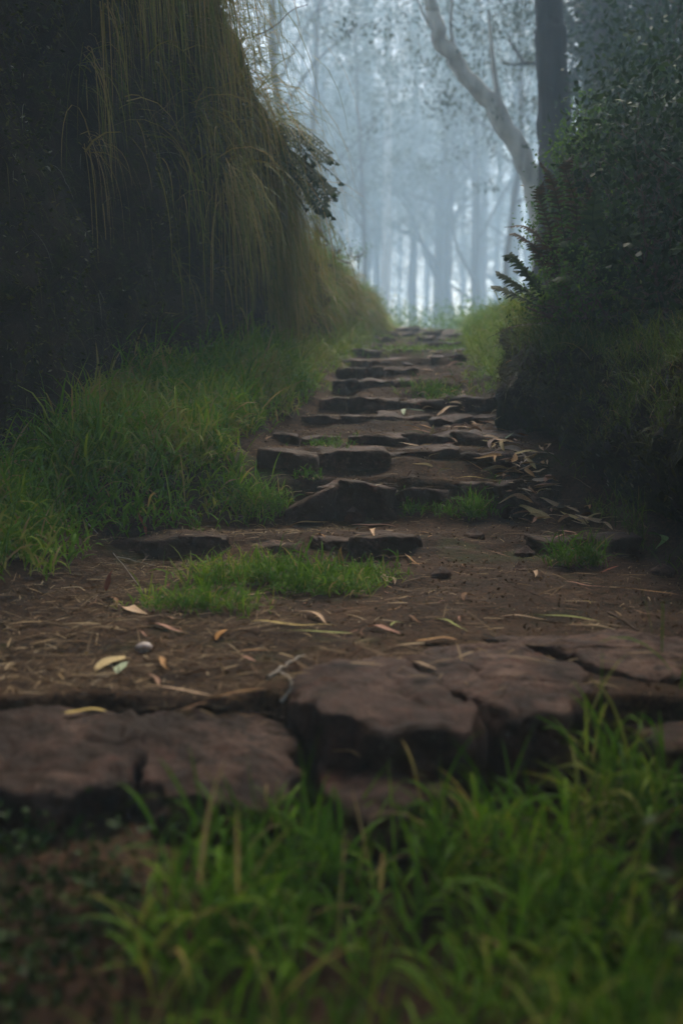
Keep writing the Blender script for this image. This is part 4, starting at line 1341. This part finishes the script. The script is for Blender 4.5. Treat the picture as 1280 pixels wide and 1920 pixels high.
# ---------------------------------------------------------------- trees
def tree(name, ctrl, r0, r1, label, bark, limbs=8, crown=None, nleaf=2500, lsize=0.14, seed=0, group=None, limb_t=(0.45, 0.95), limb_len=2.5, sides=10, extra=None, cat='tree', crown_r=0.8, wob=0.25):
    """trunk through control points; limbs leave it, divide once, and carry leaf clusters"""
    base = Vector(ctrl[0])
    e = empty(name, base)
    tag(e, label, cat, group)
    b = np.array(base)
    n = max(14, len(ctrl) * 6)
    C = smooth_curve([list(Vector(c)) for c in ctrl], n) - b
    C[1:-1] += np.stack([wob * r0 * fbm(np.arange(n - 2) * 0.35, seed + k, 0, seed + k, 2) for k in (0, 1, 2)], 1)
    rad = np.linspace(r0, r1, n) * (1 + 0.35 * np.exp(-np.linspace(0, 12, n)))
    tr = MB()
    tube(tr, C, rad, sides, 0.5, seed, 0.14)
    tr.build('trunk', bark, e)
    lm = MB(); lf = MB()
    rs_ = np.random.default_rng(seed + 1000)
    tips = []
    H = C[-1][2]
    starts = [(t, None) for t in np.sort(rs_.uniform(limb_t[0], limb_t[1], limbs))] + [(1.0, None)]
    for t, _ in starts:
        i = min(int(t * (n - 1)), n - 1)
        p = C[i]
        az = rs_.uniform(0, 2 * PI)
        el = rs_.uniform(0.35, 1.05) if t < 1 else 1.2
        L = limb_len * rs_.uniform(0.6, 1.2) * (1.25 - 0.6 * t)
        dv = np.array([math.cos(az) * math.cos(el), math.sin(az) * math.cos(el), math.sin(el)])
        mid = p + dv * L * 0.5 + rs_.normal(size=3) * L * 0.09
        end = p + dv * L + np.array([0, 0, L * 0.12]) + rs_.normal(size=3) * L * 0.1
        cc = smooth_curve([p, mid, end], 8)
        rl = rad[i] * 0.42
        tube(lm, cc, np.linspace(rl, rl * 0.3, 8), 6, 0.5, seed, 0.1)
        for q in range(4):
            ps = cc[rs_.integers(3, 8)]
            dv2 = dv + rs_.normal(size=3) * 0.65
            dv2 /= np.linalg.norm(dv2)
            L2 = L * rs_.uniform(0.3, 0.6)
            m2 = ps + dv2 * L2 * 0.5 + rs_.normal(size=3) * L2 * 0.12
            e2 = ps + dv2 * L2
            c2 = smooth_curve([ps, m2, e2], 6)
            tube(lm, c2, np.linspace(rl * 0.35, rl * 0.1, 6), 5)
            tips += [c2[3], c2[5]]
        tips.append(end)
    for (a_, b_, c_, rr_) in (extra or []):
        cc = smooth_curve([np.array(a_) - b, np.array(b_) - b, np.array(c_) - b], 9)
        tube(lm, cc, np.linspace(rr_, rr_ * 0.35, 9), 6, 0.5, seed, 0.1)
        if nleaf: tips.append(cc[-1])
    if len(lm.v): lm.build('limbs', bark, e)['kind'] = 'stuff'
    if nleaf:
        tips = np.array(tips)
        ncl = max(8, int(nleaf / 30))
        cp = tips[rs_.integers(0, len(tips), ncl)] + rs_.normal(size=(ncl, 3)) * crown_r * [1, 1, 0.7] * 0.55
        P = np.repeat(cp, 30, 0) + rs_.normal(size=(ncl * 30, 3)) * np.repeat(rs_.uniform(0.5, 1.6, ncl), 30)[:, None] * lsize * [1.9, 1.9, 1.4]
        leaves(lf, P, lsize * rs_.uniform(0.6, 1.3, len(P)), 0.32, np.repeat(rs_.random(ncl), 30) * 0.6 + rs_.random(len(P)) * 0.4, -0.9)
        lf.build('crown', M_GUM, e)
    return e


def gz(x, d):
    return float(ground_z(np.array([x]), np.array([d]))[0]) - 0.1


def trunk_px(pts, d, down=True, top=None):
    """control points: pixels (x, y) listed bottom to top at distance d, extended to ground and up to height top"""
    P = [at(x, y, d + (dd[0] if dd else 0)) for (x, y, *dd) in pts]
    out = []
    if down:
        q = P[0]; out.append(Vector((q.x + (q.x - P[1].x) * 0.3, q.y, gz(q.x, q.y))))
        if q.z - out[0].z < 0.3: out = [out[0]] + []; P = P[1:]
    out += P
    if top:
        v = (P[-1] - P[-2]).normalized()
        q = P[-1]
        s = (top - q.z) / max(0.3, v.z)
        out.append(q + v * s * 0.5 + Vector((0, 0, 0))); out.append(q + v * s)
    return out


# the big dark trunk, the leaning pale tree and the trunks standing in the fog
tree('gum_tree', trunk_px([(1043, 330), (1037, 200), (1030, 60), (1027, 0)], 12.5, top=13), 0.235, 0.13, 'big straight dark trunk at the right, nearest of the tall trees', M_BARKX, 12, nleaf=6000, lsize=0.1, seed=1, limb_t=(0.93, 0.99), limb_len=3.0, crown_r=1.2, wob=0.05)
tree('gum_tree', trunk_px([(1018, 440), (1000, 340), (972, 270), (925, 200), (878, 145), (838, 90), (812, 30), (798, -30)], 16, top=11), 0.185, 0.07, 'pale smooth-barked tree leaning left across the fog', M_BARKP, 5, nleaf=1100, lsize=0.07, seed=2, limb_t=(0.9, 0.99), limb_len=1.5, crown_r=0.7,
     extra=[(at(985, 300, 16), at(970, 262, 16), at(958, 248, 16), 0.072),
            (at(940, 215, 16), at(925, 130, 16), at(915, 20, 16), 0.054),
            (at(866, 130, 16), at(845, 60, 16), at(850, -40, 16), 0.040),
            (at(826, 70, 16), at(800, 40, 16), at(770, -30, 16), 0.036)])
tree('gum_tree', trunk_px([(722, 600), (724, 400), (727, 200), (728, 0)], 48, top=33), 0.24, 0.13, 'slim straight pale trunk just right of the far bank end', M_BARKP, 9, nleaf=8000, lsize=0.2, seed=3, limb_t=(0.45, 0.97), limb_len=4.6, crown_r=2)
tree('gum_tree', trunk_px([(705, 600), (704, 450), (700, 300)], 72, top=34), 0.32, 0.15, 'faint trunk close behind the slim pale one', M_BARKD, 9, nleaf=8000, lsize=0.22, seed=4, limb_t=(0.4, 0.97), limb_len=5, crown_r=2.2)
tree('gum_tree', trunk_px([(774, 600), (772, 450), (774, 330)], 64, top=34), 0.32, 0.15, 'straight thin dark trunk in the middle of the fog', M_BARKD, 10, nleaf=8000, lsize=0.22, seed=5, limb_t=(0.4, 0.97), limb_len=5, crown_r=2.2)
tree('gum_tree', trunk_px([(838, 600), (838, 500), (842, 430)], 58, top=27), 0.4, 0.14, 'forked bare-limbed tree in the fog right of the middle', M_BARKD, 8, nleaf=4200, lsize=0.16, seed=6, limb_t=(0.5, 0.95), limb_len=4, crown_r=1.2,
     extra=[(at(842, 440, 58), at(862, 390, 58), at(905, 340, 58), 0.189), (at(842, 430, 58), at(842, 370, 58), at(846, 290, 58), 0.213),
            (at(852, 405, 58), at(880, 385, 58), at(915, 385, 58), 0.118), (at(840, 470, 58), at(820, 420, 58), at(812, 350, 58), 0.141),
            (at(866, 388, 58), at(872, 350, 58), at(868, 310, 58), 0.095), (at(838, 450, 58), at(858, 425, 58), at(895, 415, 58), 0.107)])
GT = 'trees standing in the fog beyond the crest'
spec = [(640, 30, 15, 'faint thin tree rising behind the far bank, left of the pale trunk'),
        (610, 24, 14, 'leafy tree beyond the bank, behind the dark fern'),
        (560, 34, 17, 'tall faint tree behind the bank at upper left'),
        (800, 38, 18, 'faintest slim trunk between the two dark ones in the fog'),
        (868, 33, 16, 'slim tree just right of the forked tree'),
        (905, 27, 15, 'thin tree in the fog left of the leaning pale tree'),
        (932, 31, 17, 'slim dark tree seen under the arch of the leaning tree'),
        (960, 22, 14, 'tree behind the leaning pale tree'),
        (985, 28, 16, 'tree between the leaning pale tree and the big dark trunk'),
        (1085, 19, 13, 'dark tree right of the big trunk'),
        (1130, 15, 12, 'shadowed tree at the upper right'),
        (1200, 18, 13, 'darkest tree near the upper right corner'),
        (750, 44, 18, 'very faint tree far behind the slim pale trunk'),
        (670, 40, 18, 'very faint tree far left of the slim pale trunk'),
        (890, 45, 18, 'very faint tree far behind the forked tree'),
        (590, 21, 14, 'tree whose crown fills the fog above the far bank'),
        (690, 24.5, 15, 'tree whose high crown hangs behind the slim pale trunk'),
        (820, 22.5, 15, 'tree whose high crown hangs above the forked tree'),
        (890, 20.5, 14, 'tree with drooping crown just left of the leaning tree'),
        (520, 25, 15, 'tree far behind the upper left bank')]
for i, (px, d, top, lab) in enumerate(spec):
    rs = random.Random(400 + i)
    near_ = d < 20
    if not near_: d *= 2.5; top *= 1.95
    base = at(px, 600, d)
    x = base.x
    lean = rs.uniform(-0.6, 0.6)
    z0 = gz(x, d)
    C = [(x, d, z0), (x + lean * 0.2, d, z0 + top * 0.25), (x + lean * 0.4 + rs.uniform(-.15, .15), d, z0 + top * 0.55), (x + lean, d, z0 + top * 0.8)]
    tree('gum_tree', C, rs.uniform(0.25, 0.42), 0.1, lab, M_BARKD, 13, nleaf=22000, lsize=(0.08 if near_ else 0.10) + 0.0012 * d, seed=500 + i, group=GT,
         limb_t=(0.35 if near_ else 0.25, 0.98), limb_len=2.4 if near_ else 6.2, crown_r=2.8, sides=7)

mids = [(535, 26, 'tree behind the bank whose crown darkens the upper left fog'), (600, 34, 'tree behind the bank whose crown hangs above the fern'), (668, 40, 'slender tree whose crown hangs left of the slim pale trunk'),
        (962, 34, 'dark crowned tree just left of the big straight trunk')]
for i, (px, d, lab) in enumerate(mids):
    x = at(px, 600, d).x
    z0 = gz(x, d)
    rs = random.Random(900 + i)
    C = [(x, d, z0), (x + rs.uniform(-.3, .3), d, z0 + 4), (x + rs.uniform(-.5, .5), d, z0 + 8.5), (x + rs.uniform(-.8, .8), d, z0 + 14)]
    tree('gum_tree', C, 0.13, 0.05, lab, M_BARKD, 12, nleaf=9000, lsize=0.12, seed=930 + i, limb_t=(0.5, 0.98), limb_len=3.8, crown_r=1.9, sides=7)

# trees added over the camera, out of view, so their crowns shade the foreground
for i, (x, d, top, lab) in enumerate([
        (-4.2, 3.0, 8, 'added shade tree on top of the left bank beside the viewer'),
        (-4.6, -2.0, 8, 'added shade tree on the left bank behind the viewer'),
        (3.4, 1.5, 8, 'added shade tree on the right slope beside the viewer'),
        (3.6, -3.0, 8, 'added shade tree on the right slope behind the viewer'),
        (0.3, -4.5, 8, 'added shade tree beside the path behind the viewer'),
        (4.6, 5.5, 9, 'added shade tree on the right slope beyond the mound'),
        (-6.5, 9.5, 9, 'added shade tree on the left bank beyond the hanging grass'),
        (-3.8, 4.2, 11, 'added shade tree on the left bank whose crown leans over the steps')]):
    z0 = gz(x, d) + (3.5 if x < -3 else 0.2)
    C = [(x, d, z0), (x * 0.95, d, z0 + 2.5), (x * 0.8, d + 0.1, z0 + 5), (x * (0.7 if top < 10 else 0.4), d, z0 + top * 0.8)]
    tree('gum_tree', C, 0.2, 0.08, lab, M_BARKD, 11, nleaf=20000, lsize=0.17, seed=700 + i, limb_t=(0.5 if top < 10 else 0.72, 0.98), limb_len=4.2, crown_r=2.0, sides=8)

# undergrowth beyond the crest
for i, (px, d, r, lab) in enumerate([(700, 19, 0.6, 'pale misty bush just beyond the crest at the left'), (760, 23, 0.9, 'misty bush low in the fog behind the crest'),
                                     (850, 21, 0.8, 'misty bush right of the middle beyond the crest'), (905, 18, 0.6, 'misty bush beyond the right verge'), (960, 20, 1.0, 'misty bush under the leaning pale tree'),
                                     (640, 22, 1.0, 'misty bush behind the end of the left bank')]):
    p = at(px, 600, d)
    z0 = gz(p.x, d)
    zt = at(px, 590, d).z
    shrub('misty_bush', (p.x, d, z0), [((p.x + q * r * 0.7, d, zt - r * rs.uniform(0.5, 1.0)), r) for q in (-1, 0, 1)], 2600, 0.07, lab)

# thin branch reaching in from the upper left, and wispy saplings on the far bank
e = tree('bare_branch', [at(380, 90, 7.4), at(470, 70, 7.4), at(520, 45, 7.4), at(545, 20, 7.3), at(578, 8, 7.3)], 0.006, 0.002, 'thin bare twig arching out from the grass at the upper left', M_TWIG, 0, nleaf=0, seed=31, cat='branch')
for i, (px, py) in enumerate([(598, 430), (664, 480), (690, 560), (628, 470)]):
    d = [8.6, 11.5, 13.5, 9.5][i]
    b = at(px, py + 25, d)
    shrub('sapling', b, [(tuple(at(px + q * 8, py - 8 * abs(q), d)), 0.09) for q in (-1, 0, 1)], 220, 0.022,
          ['wispy sapling at the near end of the far bank', 'wispy sapling halfway along the far bank', 'wispy sapling at the low end of the far bank', 'wispy sapling beside the near end of the far bank'][i], stems=3)

# ---------------------------------------------------------------- haze
hb = MB()
x0, x1, y0, y1, z0, z1 = -138, 138, -138, 160, -6, 38
V = [(x0, y0, z0), (x1, y0, z0), (x1, y1, z0), (x0, y1, z0), (x0, y0, z1), (x1, y0, z1), (x1, y1, z1), (x0, y1, z1)]
hb.add(V, np.array([[0, 3, 2, 1], [4, 5, 6, 7], [0, 1, 5, 4], [1, 2, 6, 5], [2, 3, 7, 6], [3, 0, 4, 7]]))
hm = bpy.data.materials.new('haze_air'); hm.use_nodes = True
t = hm.node_tree
for n in list(t.nodes):
    if n.type == 'BSDF_PRINCIPLED': t.nodes.remove(n)
pv = t.nodes.new('ShaderNodeVolumePrincipled')
pv.inputs['Color'].default_value = (0.69, 0.88, 1.0, 1)
pv.inputs['Density'].default_value = HAZE_DENSITY
pv.inputs['Anisotropy'].default_value = -0.05
t.links.new(pv.outputs[0], t.nodes['Material Output'].inputs['Volume'])
hz = hb.build('haze', hm, smooth=False)
tag(hz, 'even cold fog filling the wood', kind='stuff')
